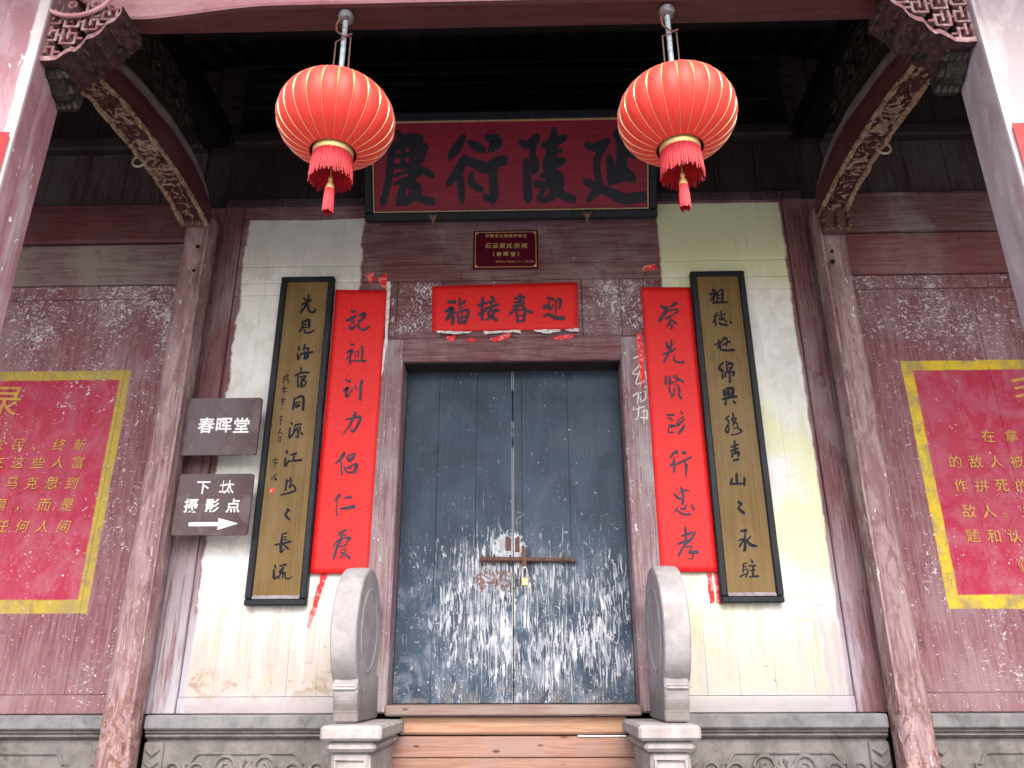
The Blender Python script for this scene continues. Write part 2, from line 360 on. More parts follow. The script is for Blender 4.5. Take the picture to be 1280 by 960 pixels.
# ------------------------------------------------------------------ geometry helpers
def link(name, verts, faces, m, parent=None, smooth=False):
    me = bpy.data.meshes.new(name)
    off = parent_world(parent)
    me.from_pydata([tuple(Vector(v) - off) for v in verts], [], faces); me.update()
    o = bpy.data.objects.new(name, me); C.objects.link(o); o.data.materials.append(m)
    if smooth: me.polygons.foreach_set('use_smooth', [True]*len(me.polygons)); me.set_sharp_from_angle(angle=R(38))
    if parent is not None: o.parent = parent
    else: center_origin(o)
    return o
def parent_world(p):
    v = Vector((0, 0, 0))
    while p is not None: v += p.location; p = p.parent
    return v
def center_origin(o):
    vs = [v.co for v in o.data.vertices]
    c = Vector((sum(v.x for v in vs)/len(vs), sum(v.y for v in vs)/len(vs), min(v.z for v in vs)))
    o.data.transform(Matrix.Translation(-c)); o.location = c
def thing(name, loc, label, cat, group=None):
    o = bpy.data.objects.new(name, None); C.objects.link(o); o.location = loc; o.empty_display_size = .1
    o['label'] = label; o['category'] = cat
    o['kind'] = 'thing'
    if group: o['group'] = group
    return o
def tag(o, label=None, cat=None, group=None, kind=None):
    for k, v in (('label', label), ('category', cat), ('group', group), ('kind', kind)):
        if v: o[k] = v
    return o
def bm_obj(name, bm, m, parent=None, smooth=False):
    me = bpy.data.meshes.new(name); bm.to_mesh(me); bm.free()
    off = parent_world(parent); me.transform(Matrix.Translation(-off))
    o = bpy.data.objects.new(name, me); C.objects.link(o); me.materials.append(m)
    if smooth: me.polygons.foreach_set('use_smooth', [True]*len(me.polygons)); me.set_sharp_from_angle(angle=R(38))
    if parent is not None: o.parent = parent
    else: center_origin(o)
    return o
def bbox(bm, x0, x1, y0, y1, z0, z1, bev=0.):
    r = bmesh.ops.create_cube(bm, size=1); vs = r['verts']
    for v in vs: v.co = Vector((x0 + (x1 - x0)*(v.co.x + .5), y0 + (y1 - y0)*(v.co.y + .5), z0 + (z1 - z0)*(v.co.z + .5)))
    if bev:
        es = list({e for v in vs for e in v.link_edges})
        bmesh.ops.bevel(bm, geom=es, offset=bev, segments=1, affect='EDGES')
def box(name, x0, x1, y0, y1, z0, z1, m, parent=None, bev=.004):
    if x0 > x1: x0, x1 = x1, x0
    bm = bmesh.new(); bbox(bm, x0, x1, y0, y1, z0, z1, bev); return bm_obj(name, bm, m, parent)
def tube_geo(pts, r, seg=8, cap=True):
    """tube along pts; r is a number or list"""
    V, Fc = [], []; n = len(pts); rr = r if isinstance(r, (list, tuple)) else [r]*n
    pts = [Vector(p) for p in pts]; prev = None
    for i, p in enumerate(pts):
        t = (pts[min(i+1, n-1)] - pts[max(i-1, 0)]).normalized()
        a = t.orthogonal().normalized() if prev is None else (prev - t*prev.dot(t)).normalized()
        prev = a; b = t.cross(a)
        for k in range(seg):
            q = 2*math.pi*k/seg; V.append(p + (a*math.cos(q) + b*math.sin(q))*rr[i])
    for i in range(n-1):
        for k in range(seg):
            Fc.append((i*seg+k, i*seg+(k+1) % seg, (i+1)*seg+(k+1) % seg, (i+1)*seg+k))
    if cap: Fc.append(tuple(range(seg))[::-1]); Fc.append(tuple((n-1)*seg+k for k in range(seg)))
    return V, Fc
def join(parts):
    V, Fc = [], []
    for v, f in parts:
        o = len(V); V += list(v); Fc += [tuple(i+o for i in q) for q in f]
    return V, Fc
def tube(name, pts, r, m, parent=None, seg=8): return link(name, *tube_geo(pts, r, seg), m, parent, True)
def prism_geo(poly, axis, a0, a1):
    """poly of 2D points extruded along axis ('x': poly is (y,z); 'y': poly is (x,z); 'z': (x,y))"""
    def P(p, a): return {'x': (a, p[0], p[1]), 'y': (p[0], a, p[1]), 'z': (p[0], p[1], a)}[axis]
    n = len(poly); V = [P(p, a0) for p in poly] + [P(p, a1) for p in poly]
    return V, [tuple(range(n))[::-1], tuple(range(n, 2*n))] + [(i, (i+1) % n, n+(i+1) % n, n+i) for i in range(n)]
def prism(name, poly, axis, a0, a1, m, parent=None, bev=0.):
    V, Fc = prism_geo(poly, axis, a0, a1); bm = bmesh.new(); vs = [bm.verts.new(v) for v in V]
    for f in Fc: bm.faces.new([vs[i] for i in f])
    bmesh.ops.recalc_face_normals(bm, faces=bm.faces)
    if bev: bmesh.ops.bevel(bm, geom=list(bm.edges), offset=bev, segments=2, affect='EDGES')
    return bm_obj(name, bm, m, parent)
def lathe_geo(prof, cx, cy, seg=32):
    V, Fc = [], []; n = len(prof)
    for r_, z in prof:
        for k in range(seg): q = 2*math.pi*k/seg; V.append((cx + r_*math.cos(q), cy + r_*math.sin(q), z))
    for i in range(n-1):
        for k in range(seg): Fc.append((i*seg+k, i*seg+(k+1) % seg, (i+1)*seg+(k+1) % seg, (i+1)*seg+k))
    return V, Fc
def lathe(name, prof, cx, cy, m, parent=None, seg=32, smooth=True): return link(name, *lathe_geo(prof, cx, cy, seg), m, parent, smooth)

# ------------------------------------------------------------------ brush writing: strokes measured on enlarged views of the photograph
def parse(s): return [[tuple(float(v) for v in p.split(',')) for p in st.split()] for st in s.split('|')]
def smooth_pts(st, sub=4):
    if len(st) < 3: return st
    P = [st[0]] + st + [st[-1]]; out = []
    for i in range(1, len(P)-2):
        for k in range(sub):
            t = k/sub; a, b, c, d = P[i-1], P[i], P[i+1], P[i+2]
            out.append(tuple(.5*((2*b[j]) + (-a[j]+c[j])*t + (2*a[j]-5*b[j]+4*c[j]-d[j])*t*t + (-a[j]+3*b[j]-3*c[j]+d[j])*t**3) for j in range(3)))
    out.append(st[-1]); return out
def brush_geo(strokes, mp, ws=1.0, rough=.08):
    """mp(x, y, k) -> world point; ribbons with round heads and slightly ragged sides"""
    V, Fc = [], []
    for si, st in enumerate(strokes):
        if len(st) == 1: st = [st[0], (st[0][0]+1, st[0][1]+1, st[0][2])]
        if len(st) == 2:
            a, b = st; st = [a, tuple((a[j]+b[j])/2*(1 if j < 2 else .92) for j in range(3)), b]
        p = smooth_pts(st); n = len(p); L, Rr = [], []
        for i, (x, y, w_) in enumerate(p):
            dx = p[min(i+1, n-1)][0] - p[max(i-1, 0)][0]; dy = p[min(i+1, n-1)][1] - p[max(i-1, 0)][1]
            l = math.hypot(dx, dy) or 1; nx, ny = -dy/l, dx/l; w2 = w_*ws*.5
            j1 = 1 + random.uniform(-rough, rough); j2 = 1 + random.uniform(-rough, rough)
            L.append((x + nx*w2*j1, y + ny*w2*j1)); Rr.append((x - nx*w2*j2, y - ny*w2*j2))
        o = len(V)
        for a, b in zip(L, Rr): V += [mp(a[0], a[1], si), mp(b[0], b[1], si)]
        for i in range(n-1): Fc.append((o+2*i, o+2*i+1, o+2*i+3, o+2*i+2))
        for e in (0, n-1):                                   # round ends
            x, y, w_ = p[e]; q = p[1] if e == 0 else p[n-2]; th = math.atan2(y-q[1], x-q[0]); o2 = len(V); w2 = w_*ws*.5
            for k in range(7):
                a = th - math.pi/2 + math.pi*k/6; V.append(mp(x + math.cos(a)*w2*.75, y + math.sin(a)*w2, si))
            Fc.append(tuple(range(o2, o2+7)))
    return V, Fc
def brush(name, s, crop, Y, m, parent, ws=1.0, dx=0., lift=.0015):
    ox, oy, k = crop
    def mp(x, y, i): v = W(ox + x/k, oy + y/k, Y - lift); v.y -= i*.00006; v.x += dx; return v
    return link(name, *brush_geo(parse(s), mp, ws), m, parent)
_tc = {}
def glyph(name, ch, cx, cz, size, Y, m, parent, bold=.0, shear=0., rot=0., wx=1.0, up_=Vector((0, 0, 1)), lift=.0015):
    """flat printed character centred on (cx, cz) on the plane y = Y"""
    key = (ch, bold)
    if key not in _tc:
        cu = bpy.data.curves.new('t', 'FONT'); cu.body = ch; cu.size = 1; cu.offset = bold; cu.resolution_u = 2
        o = bpy.data.objects.new('t', cu); C.objects.link(o); dg = bpy.context.evaluated_depsgraph_get(); dg.update()
        me = bpy.data.meshes.new_from_object(o.evaluated_get(dg)); bpy.data.objects.remove(o)
        vs = [v.co.copy() for v in me.vertices]; fs = [tuple(p.vertices) for p in me.polygons]
        if len(ch) == 1 and ord(ch) > 0x2E80 and ch not in '，。、《（）':
            mx = (min(v.x for v in vs)+max(v.x for v in vs))/2; mz = (min(v.y for v in vs)+max(v.y for v in vs))/2
        else: mx, mz = .5, .38
        _tc[key] = ([(v.x-mx, v.y-mz) for v in vs], fs)
    pts, fs = _tc[key]; c_, s_ = math.cos(rot), math.sin(rot); V = []
    for a, b in pts:
        a = (a + b*shear)*wx; a, b = a*c_ - b*s_, a*s_ + b*c_
        V.append((cx + a*size, Y - lift, cz + b*size))
    return link(name, V, fs, m, parent)

A1 = (470, 140, 7.111); B1 = (640, 140, 6.737); BN = (545, 355, 7.111)
PLQ = [(A1, '190,180,40 230,240,62|190,265,45 300,235,75 390,240,70|150,300,60 130,420,55 115,600,52 60,815,52|150,325,40 300,300,40 440,315,62|150,395,32 280,380,40 400,370,55|410,300,60 405,400,60 360,465,48|150,485,36 270,480,45 370,440,45|240,290,35 235,480,35|320,290,45 320,465,45|160,570,25 280,530,30 400,510,50 500,565,50|300,560,30 390,552,40|170,640,30 260,610,48 340,590,58|250,640,50 220,760,60 195,815,45|260,655,55 370,650,50 350,725,68 280,790,60 195,815,40|310,700,45 400,770,60 505,800,58'),
 (A1, '780,220,45 720,320,70 660,395,50|790,405,50 735,520,70 645,640,45|750,560,50 758,680,55 765,790,45|830,270,40 900,310,72 960,340,40|780,420,50 900,470,75 1000,500,85 1060,450,75 1140,430,76|990,225,55 1070,265,95 1010,345,35|1048,450,60 1042,600,62 1050,720,70 1040,785,60|1040,780,60 970,755,48|860,540,25 840,625,50 935,690,50'),
 (B1, '75,250,42 130,280,60 210,215,62|192,220,55 172,340,45 195,460,62 180,510,38|115,410,42 125,550,58 135,735,62|135,430,50 195,465,60|355,150,45 345,300,68 322,420,62 310,560,62|260,280,40 340,260,60 445,215,50|290,330,30 410,330,36|320,345,50 268,455,36|265,462,35 340,435,78 440,405,42|250,545,35 320,500,50 400,520,40|205,605,58 300,610,50 400,540,50|405,530,50 392,640,62 330,715,58 260,750,38|265,645,40 225,740,36|340,645,58 430,700,60 518,740,58'),
 (B1, '630,280,46 700,295,60 805,245,52|790,265,55 722,380,50 715,500,50 745,600,42|622,585,50 720,630,60 850,690,70 960,732,75 1105,712,78|730,640,65 690,690,58 645,740,42|880,180,55 925,280,72 920,420,80 900,560,72|920,330,70 1040,372,36|820,380,46 830,480,55 830,590,52|830,585,60 920,520,110 1020,560,62')]
BAN = ['110,160,20 165,158,30|210,130,18 215,180,18 255,155,22|85,242,20 145,215,32 130,262,28 95,315,22|125,262,25 150,300,25 145,355,18|150,265,10 175,250,15|205,215,12 235,210,14|200,190,14 250,170,18|190,262,14 205,345,20|195,250,12 285,235,20 258,345,22|210,300,12 260,290,12|205,348,12 258,340,18|230,250,12 232,340,12',
 '415,125,20 410,250,20 410,315,20|380,188,22 430,170,20|380,270,20 450,235,12|490,110,20 515,135,22|440,170,14 520,155,20|480,150,14 500,190,14|430,225,12 490,200,20 560,180,16|500,205,18 465,270,18 540,320,22|530,225,20 490,290,20 440,320,12|470,240,12 560,235,16',
 '700,130,14 745,118,24 790,118,18|690,165,14 780,150,18|680,200,12 740,185,20 790,175,12|745,90,14 738,180,20 655,270,18|770,190,18 800,235,22 855,250,22|715,250,14 725,335,18|715,240,12 785,230,18 780,325,20|725,285,12 779,277,12|725,335,14 780,325,16',
 '990,125,20 1040,135,22|975,190,22|960,195,18 985,202,18|1000,160,14 1010,225,20 1040,190,12|1060,150,14 1105,132,20 1100,215,20|1065,150,14 1065,270,12|950,210,10 975,215,14|955,290,14 1000,270,20 1060,300,26 1135,305,28']
def c_(ox, oy, k, s): return ((ox, oy, k), s)
D1 = (415, 375, 10.667); D2 = (410, 465, 10.667); D3 = (405, 555, 10.667); D4 = (400, 640, 10.667)
D5 = (810, 370, 10.667); D6 = (815, 460, 10.667); D7 = (820, 550, 10.667); D8 = (835, 600, 8.)
SCL = [(D1, '255,155,22 310,155,28|190,275,20 260,250,38 325,200,14|255,295,14 290,285,14|265,325,12 300,300,12|235,355,22 265,385,36 320,335,20|360,210,20 440,180,38 400,260,26 360,290,20|365,270,24 350,340,22 390,395,22 450,385,28 495,355,22'),
 (D1, '250,590,24 290,595,24|200,700,20 270,670,32 240,740,22 190,795,14|240,725,20 240,850,26|305,690,10 305,800,10|310,700,8 350,690,18 345,755,10|320,745,8 350,740,8|395,615,22 405,700,22 395,800,22|265,815,18 350,810,16 445,815,28'),
 (D2, '240,105,20 295,125,30|210,245,22 265,210,32 240,270,24 250,330,28 300,260,14 320,240,12|320,210,12 322,270,14|365,180,16 375,225,26|455,115,32 435,200,26 430,370,28'),
 (D2, '365,540,34 345,600,28 290,710,22 195,835,8|240,635,16 330,615,26 430,600,34 400,700,26 335,795,26 295,755,10'),
 (D3, '270,120,34 220,200,30 150,265,12|230,230,16 230,340,16 240,405,24|300,170,16 330,225,32|300,165,12 400,130,20 400,170,20 350,215,34|330,182,12 370,175,12|265,290,18 300,370,20 390,375,20|300,310,10 370,285,12 440,270,32 400,380,32|305,325,14 365,315,18'),
 (D3, '210,680,34 135,755,14|180,740,14 165,860,14 175,955,18|270,720,14 355,705,36|220,865,20 320,850,34 400,835,40'),
 (D4, '245,285,22 345,240,30|240,320,12 350,300,16|290,280,24 285,360,26 230,460,30 180,625,26|170,470,12 240,380,20 330,345,20 405,350,30 340,395,14|260,465,16 350,430,20 365,400,14|270,510,10 345,490,16 300,580,18 240,610,8|265,530,14 330,560,26 395,615,30')]
SCR = [(D5, '165,130,22 225,165,34 240,200,38 190,270,38 155,335,32|240,130,18 260,160,20|375,95,40 300,145,20 260,180,20|270,200,18 370,175,20 400,200,20 330,250,20 240,300,28|300,270,18 290,350,20 250,405,18|270,350,14 330,330,24 375,375,22|290,370,14 320,400,28 310,435,26'),
 (D5, '245,620,22 265,680,38|315,580,16 305,680,24 270,760,20 215,880,24|240,700,12 370,630,10|205,775,20 290,750,24 370,695,16|350,790,14 350,860,20 410,885,22 475,880,26'),
 (D6, '185,110,22 185,215,28|235,115,28 240,210,30|245,200,16 320,180,14 345,120,12 290,90,10|280,110,14 340,145,24 415,180,26|240,220,16 230,290,20 260,355,16|300,230,14 340,230,16 365,290,28 360,360,20 390,400,30|300,270,18 290,340,20 260,395,18'),
 (D6, '200,625,22 290,625,26|220,665,20 260,680,24|250,710,10 285,700,10|225,768,16 300,760,20|228,785,14 300,780,24|225,800,14 220,855,14 290,855,18|260,750,14 260,800,14|320,780,10 350,700,12 420,650,18|380,580,16 405,605,26|435,680,14 370,740,28 330,775,18|435,760,14 400,820,32 355,870,26'),
 (D7, '280,160,38 240,170,28 190,240,16|240,240,16 240,300,28 200,335,32|245,330,24 245,425,26|350,170,28 390,170,34|250,335,16 360,280,24 465,230,26|385,300,22 405,350,32 400,500,10'),
 (D8, '130,70,14 150,140,20 145,240,20|65,140,16 100,180,22 140,190,14|110,130,10 160,105,16 210,105,14|75,310,16 95,270,8|90,300,12 150,340,18 225,340,18|130,280,16 165,290,20 185,240,8|235,245,14 260,295,22'),
 (D8, '175,475,22 180,590,20|135,560,14 200,540,22 250,520,14|275,515,14 240,580,24 160,660,18 105,760,20|100,640,16 180,610,22 240,590,14|150,675,10 245,660,14|240,670,12 210,720,14|215,725,22 290,720,34|250,740,12 240,785,14 195,780,8')]
G1 = (350, 355, 8.); G2 = (335, 450, 8.); G3 = (320, 550, 8.); G4 = (310, 630, 8.)
H1 = (870, 345, 8.); H2 = (880, 440, 8.); H3 = (890, 540, 8.); H4 = (900, 620, 8.)
GOL = [(G1, '235,140,16 260,160,20|285,110,18 275,190,22 205,285,16|220,205,18 310,160,20|270,180,18 285,250,18 300,280,18 350,275,20 345,240,10'),
 (G1, '225,370,14 225,430,18 195,475,14|230,380,14 290,360,24 290,430,20|225,410,12 280,400,12|225,440,12 290,430,12|240,460,12 260,490,16 310,480,14 345,460,12|250,385,10 255,430,10'),
 (G1, '190,625,16 190,660,18|175,700,16 180,755,16 215,690,12|250,605,18 235,660,16|230,650,14 290,640,16|250,680,18 250,740,20|210,700,14 325,680,20|235,745,14 275,735,20 280,650,16'),
 (G2, '330,75,14 330,120,16|270,155,14 330,130,16 410,125,18|300,150,16 300,270,16|320,170,12 380,160,14 340,210,14 325,260,16|330,205,12 375,210,16 370,250,14 330,275,12|340,180,12 345,260,12'),
 (G2, '265,385,16 250,490,20|265,390,12 350,365,20 350,500,22|275,430,14 320,420,14|275,455,12 320,450,14 285,475,12|278,430,10 275,475,10'),
 (G2, '235,630,18 240,640,18|220,680,14 215,780,18 290,680,12|270,650,14 330,640,18|275,650,12 255,720,12|290,680,12 320,670,12 320,700,12 290,700,10|300,700,16 300,770,16 275,765,10|325,720,14 345,745,20'),
 (G3, '305,115,26 310,125,26|295,180,18 290,265,20 330,200,12|345,150,14 405,130,18|385,140,18 375,200,20|320,215,14 455,200,22'),
 (G3, '340,380,18 345,390,16|310,400,18 295,500,18|310,420,12 355,400,14 345,440,12|345,440,12 330,480,12 370,450,14 395,500,18 330,530,18 250,548,14'),
 (G3, '315,695,26 330,705,22|325,700,14 295,750,22 335,795,18'),
 (G4, '345,310,12 330,400,24 330,480,24|340,300,12 385,290,16|345,330,10 385,330,12|350,360,10 390,355,12|270,410,14 340,395,18 425,375,20|350,400,12 400,445,22|330,485,14 365,455,10'),
 (G4, '270,615,16 275,640,18|260,660,18 260,745,22 300,720,10|320,620,16 380,605,22|355,640,20 320,680,24 370,690,18|325,690,14 305,745,12|350,690,12 345,740,12|375,690,12 370,730,12 400,750,12 440,725,8')]
GOLs = [(G2, '150,180,10 205,150,12|165,160,10 155,230,10|190,140,10 205,230,12|165,195,10 190,190,10'), (G2, '135,290,10 190,280,12|160,265,12 160,340,12|140,310,8 190,315,10'),
 (G2, '125,400,10 175,390,12|150,370,10 140,450,12|130,420,8 170,415,10|140,480,6 140,500,5'), (G2, '115,570,8 145,560,12|120,600,8 140,600,10|130,570,10 125,650,10'),
 (G2, '125,690,12 105,740,12|115,720,10 145,740,12'), (G2, '110,770,8 100,820,10|110,770,8 130,770,10 120,820,10'),
 (G3, '165,205,8 220,195,12|190,175,10 190,270,10|180,225,8 215,230,12'), (G3, '150,395,8 190,350,12 210,345,10|185,370,10 205,395,18 175,395,10')]
GOR = [(H1, '165,140,20 190,145,20|140,185,18 205,165,24 145,245,14|180,190,18 175,265,18|215,160,16 215,260,16|225,150,12 265,140,18 260,255,20|220,195,10 260,190,10|220,225,10 260,220,10|170,270,12 240,265,18 315,262,14'),
 (H1, '215,365,12 180,410,14|205,400,12 175,460,20|195,440,14 200,490,18|220,400,10 290,380,16|250,350,14 255,410,14|225,430,12 285,415,14|235,440,10 280,435,12|230,465,14 260,485,18 310,490,20|290,440,14 305,460,16|340,455,16 350,470,18'),
 (H1, '185,690,12 240,670,16 215,720,14|225,640,16 240,700,18 260,740,20 380,740,22|290,615,20 250,660,16|270,640,12 310,625,14 300,700,16|260,690,12 340,655,18'),
 (H2, '190,105,14 150,160,24 190,190,24|185,190,14 185,260,20|220,100,18 270,110,16|225,120,12 230,200,20|235,130,12 285,115,18 270,170,18|230,160,10 270,155,10|210,210,14 215,250,16|215,205,12 300,200,18 285,240,14|255,180,18 260,305,18'),
 (H2, '200,390,30 210,430,32|215,370,14 260,360,24 290,370,26 280,430,32|240,380,26 245,430,28|180,475,14 250,455,26 325,445,20|220,480,16 215,525,22|295,490,18 310,510,22'),
 (H2, '250,640,12 220,670,16 250,700,14 215,780,16 240,805,18 250,740,10|290,610,14 290,700,16|270,680,12 320,660,14 290,740,12|290,720,12 330,710,12 340,760,14 380,790,16 330,820,12 270,828,10|295,770,10 330,755,10'),
 (H3, '225,90,18 230,200,24|190,150,18 260,125,18|190,190,18 260,165,18|205,215,18 200,255,16|220,215,20 265,205,24 262,240,16|215,285,18 265,272,20'),
 (H3, '245,420,22 250,515,26|200,465,18 190,520,26|190,520,20 330,515,16|325,460,22 325,530,22'),
 (H3, '265,700,26 295,720,24|290,725,14 265,765,20 320,810,26'),
 (H4, '210,350,20 260,345,28|250,370,12 250,530,24 235,540,16|190,445,14 240,430,18 195,505,16|305,405,14 265,450,16|260,440,18 310,490,26 370,500,14'),
 (H4, '235,680,14 230,760,14|235,680,10 265,670,14|235,710,8 265,705,10|235,740,8 270,730,10 275,760,14 260,810,16|200,805,14 250,780,14|315,640,16 325,665,18|290,700,12 355,695,16|330,700,14 330,800,20|300,745,12 350,740,14|295,810,12 385,800,18')]

# ================================================================== THE SETTING
g = box('ground', -60, 60, -60, 40, -.3, 0, M_ground, bev=0); tag(g, kind='structure')
fl = box('floor', -5.9, 5.9, -3.3, .3, 0, .45, M_floor, bev=.02); tag(fl, kind='structure')
bw_ = box('dark_hall_backing', -5.9, 5.9, .31, .40, 0, 8.0, M_black, bev=0); tag(bw_, kind='structure')  # unseen black sheet added for the dark interior, hides sky behind the gaps
for i, (yy, zz) in enumerate(((-3.6, .3), (-3.9, .15))):
    s = box('step', -2.4, 2.4, yy, -3.3 - .3*i - .001, 0, zz, M_floor, bev=.015); tag(s, kind='structure')

# ------------------------------------------------------------------ centre wall
ZL = 1.385
cw = thing('entrance_wall', (0, .05, ZL), 'maroon painted timber wall with two big whitewashed patches around the double door', 'wall')
box('backing_board', -2.62, -.95, .07, .12, ZL+.01, 4.1, M_dark, cw, 0)
box('backing_board', .95, 2.62, .07, .12, ZL+.01, 4.1, M_dark, cw, 0)
for s in (-1, 1):
    a, b = sorted((s*2.602, s*2.858)); box('edge_board', a, b, -.005, .062, ZL+.002, 5.64, M_wall, cw, .002); box('edge_board', a, b, .03, .062, 5.645, 7.3, M_dark, cw, .002)
box('upper_backing', -2.6, 2.6, .065, .12, 4.12, 7.5, M_black, cw, 0)
def planks(x0, x1, n, z0, z1, m, parent, y=0., th=.06, name='plank'):
    wdt = (x1 - x0)/n; cuts = [x0 + wdt*i + (random.uniform(-.12, .12)*wdt if 0 < i < n else 0) for i in range(n+1)]
    for i in range(n):
        j = random.uniform(-.0015, .0015)
        box(name, cuts[i]+.0005, cuts[i+1]-.0005, y+j, y+th, z0, z1, m, parent, .0014)
planks(-2.42, -1.142, 5, ZL+.115, 4.738, M_wall, cw)
planks(1.142, 2.42, 5, ZL+.115, 4.738, M_wall, cw)
for s in (-1, 1):
    a, b = sorted((s*2.425, s*2.60)); box('stile', a, b, -.022, .06, ZL+.002, 5.64, M_wall, cw, .006)
    a, b = sorted((s*1.142, s*2.42)); box('bottom_rail', a, b, -.014, .06, ZL+.002, ZL+.112, M_rail, cw, .005)
    a, b = sorted((s*.905, s*1.138)); box('jamb', a, b, -.03, .29, ZL+.002, 4.30, M_jamb, cw, .012)
box('lintel', -1.138, 1.138, -.028, .29, 4.303+.0-.21, 4.31, M_rail, cw, .012).location.z += 0
box('soffit_shade_board', -.90, .90, -.005, .195, 4.082, 4.0925, M_dark, cw, .002)  # added dark board standing for the shade under the lintel
# transom boards around the red banner
box('transom_board', -1.138, -.99, -.004, .06, 4.315, 4.855, M_rail, cw, .004)
box('transom_board', -.985, -.60, -.012, .06, 4.315, 4.855, M_rail, cw, .004)
box('transom_board', -.596, .60, -.006, .06, 4.315, 4.855, M_rail, cw, .004)
box('transom_board', .604, .93, -.012, .06, 4.315, 4.855, M_rail, cw, .004)
box('transom_board', .934, 1.138, -.004, .06, 4.315, 4.855, M_rail, cw, .004)
box('rail', -2.42, 2.42, -.008, .06, 4.86, 5.02, M_rail, cw, .004)
box('head_rail', -2.42, 2.42, -.016, .06, 5.023, 5.64, M_rail, cw, .006)
for s in (-1, 1):
    a, b = sorted((s*1.142, s*2.42)); box('rail', a, b, -.005, .06, 4.741, 4.857, M_rail, cw, .004)
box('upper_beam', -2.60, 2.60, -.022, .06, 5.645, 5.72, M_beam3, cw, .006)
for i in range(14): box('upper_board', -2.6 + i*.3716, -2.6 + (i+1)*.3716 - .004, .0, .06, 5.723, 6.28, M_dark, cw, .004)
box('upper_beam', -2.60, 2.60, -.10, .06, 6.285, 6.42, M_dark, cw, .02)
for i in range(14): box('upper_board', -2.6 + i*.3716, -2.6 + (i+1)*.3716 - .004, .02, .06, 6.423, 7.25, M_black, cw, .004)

# chalk scribble on the right jamb, torn paper remains
CK = (780, 330, 4.173)
ck = link('chalk_scribble', *brush_geo(parse('50,490,6 85,483,5 80,525,5 45,572,4 80,572,4|85,555,5 62,625,4 110,610,4|95,595,4 90,640,4 125,640,3|110,560,4 118,600,4|45,690,4 75,672,4 70,725,4|85,672,4 110,665,4 112,700,4 90,720,4|60,760,4 100,745,4|78,740,4 72,800,4 60,810,4|95,770,4 120,765,4 118,810,4|85,800,4 125,803,4|105,740,3 104,835,3'), lambda x, y, i: W(CK[0]+x/CK[2], CK[1]+y/CK[2], -.0315 - i*.00005), 1.3, .25), M_chalk)
tag(ck, 'thin white chalk scribble on the right door jamb beside the red scroll', 'graffiti')
def scrap(pts, Y, m, label, thick=.0015, name='paper_scrap'):
    c = [W(x, y, Y) for x, y in pts]; out = []
    n = len(c)
    for i in range(n):
        a, b = c[i], c[(i+1) % n]
        for k in range(5):
            t = k/5; p = a.lerp(b, t); r_ = random.uniform(-.006, .006); out.append((p.x + r_, p.z + random.uniform(-.005, .005)))
    o = prism(name, out, 'y', Y, Y - thick, m); tag(o, label, 'paper scrap'); return o
scrap([(457, 345), (466, 340), (470, 349), (462, 356)], -.0175, M_scrap, 'tiny scrap of torn red paper stuck above the left scroll, left of the larger flap')
scrap([(472, 348), (484, 342), (485, 362), (478, 360)], -.0175, M_scrap, 'torn red paper flap rising from the top right corner of the left scroll')
scrap([(805, 332), (820, 330), (822, 337), (803, 339)], -.0175, M_scrap, 'small torn red paper strip on the rail above the right scroll')
scrap([(402, 716), (410, 716), (398, 752), (386, 786), (384, 782), (394, 745)], -.007, M_scrap, 'long thin strip of red paper hanging below the left scroll', .001)
scrap([(883, 714), (890, 714), (893, 752), (888, 755)], -.007, M_scrap, 'short strip of red paper hanging below the right scroll', .001)
scrap([(893, 714), (899, 714), (903, 755), (896, 754)], -.007, M_scrap, 'narrow red strip tucked against the right gold board, below the scroll', .001)
scrap([(796, 418), (802, 415), (806, 470), (803, 500), (801, 470)], -.033, M_scrap, 'thin torn red edge of old paper at the left side of the right scroll', .001)
scrap([(557, 421), (570, 419), (569, 426), (560, 427)], -.032, M_scrap, 'smallest red paper remnant under the left end of the banner')
scrap([(612, 424), (628, 418), (640, 416), (636, 423), (618, 427)], -.032, M_scrap, 'larger red paper remnant just left of the lintel middle, under the banner')
scrap([(690, 422), (704, 419), (719, 418), (714, 423), (695, 425)], -.032, M_scrap, 'red paper remnant under the right end of the banner')
scrap([(583, 425), (591, 422), (596, 425), (588, 428)], -.032, M_scrap, 'faint red paper remnant under the character 接 of the banner')
for lb, pts in (('white paper residue under the left end of the red banner', [(545, 414), (575, 413.5), (590, 414), (588, 416), (566, 417.5), (548, 416)]), ('longest white paper residue, under the middle of the red banner', [(604, 414), (650, 412.5), (652, 416), (630, 415.5), (606, 418)]), ('white paper residue right of the middle, below the red banner', [(668, 412.5), (700, 411.5), (701, 414), (684, 417), (670, 414)]), ('small white paper residue at the bottom right corner of the red banner', [(706, 411.5), (723, 410.5), (724, 415), (710, 414)])):
    scrap(pts, -.0335, M_white, lb, .0008, 'paper_residue')
scrap([(484, 352), (488, 352), (484, 430), (478, 470), (476, 470), (481, 420)], -.0335, M_white, 'thin white paper residue along the right edge of the left scroll', .001, 'paper_residue')

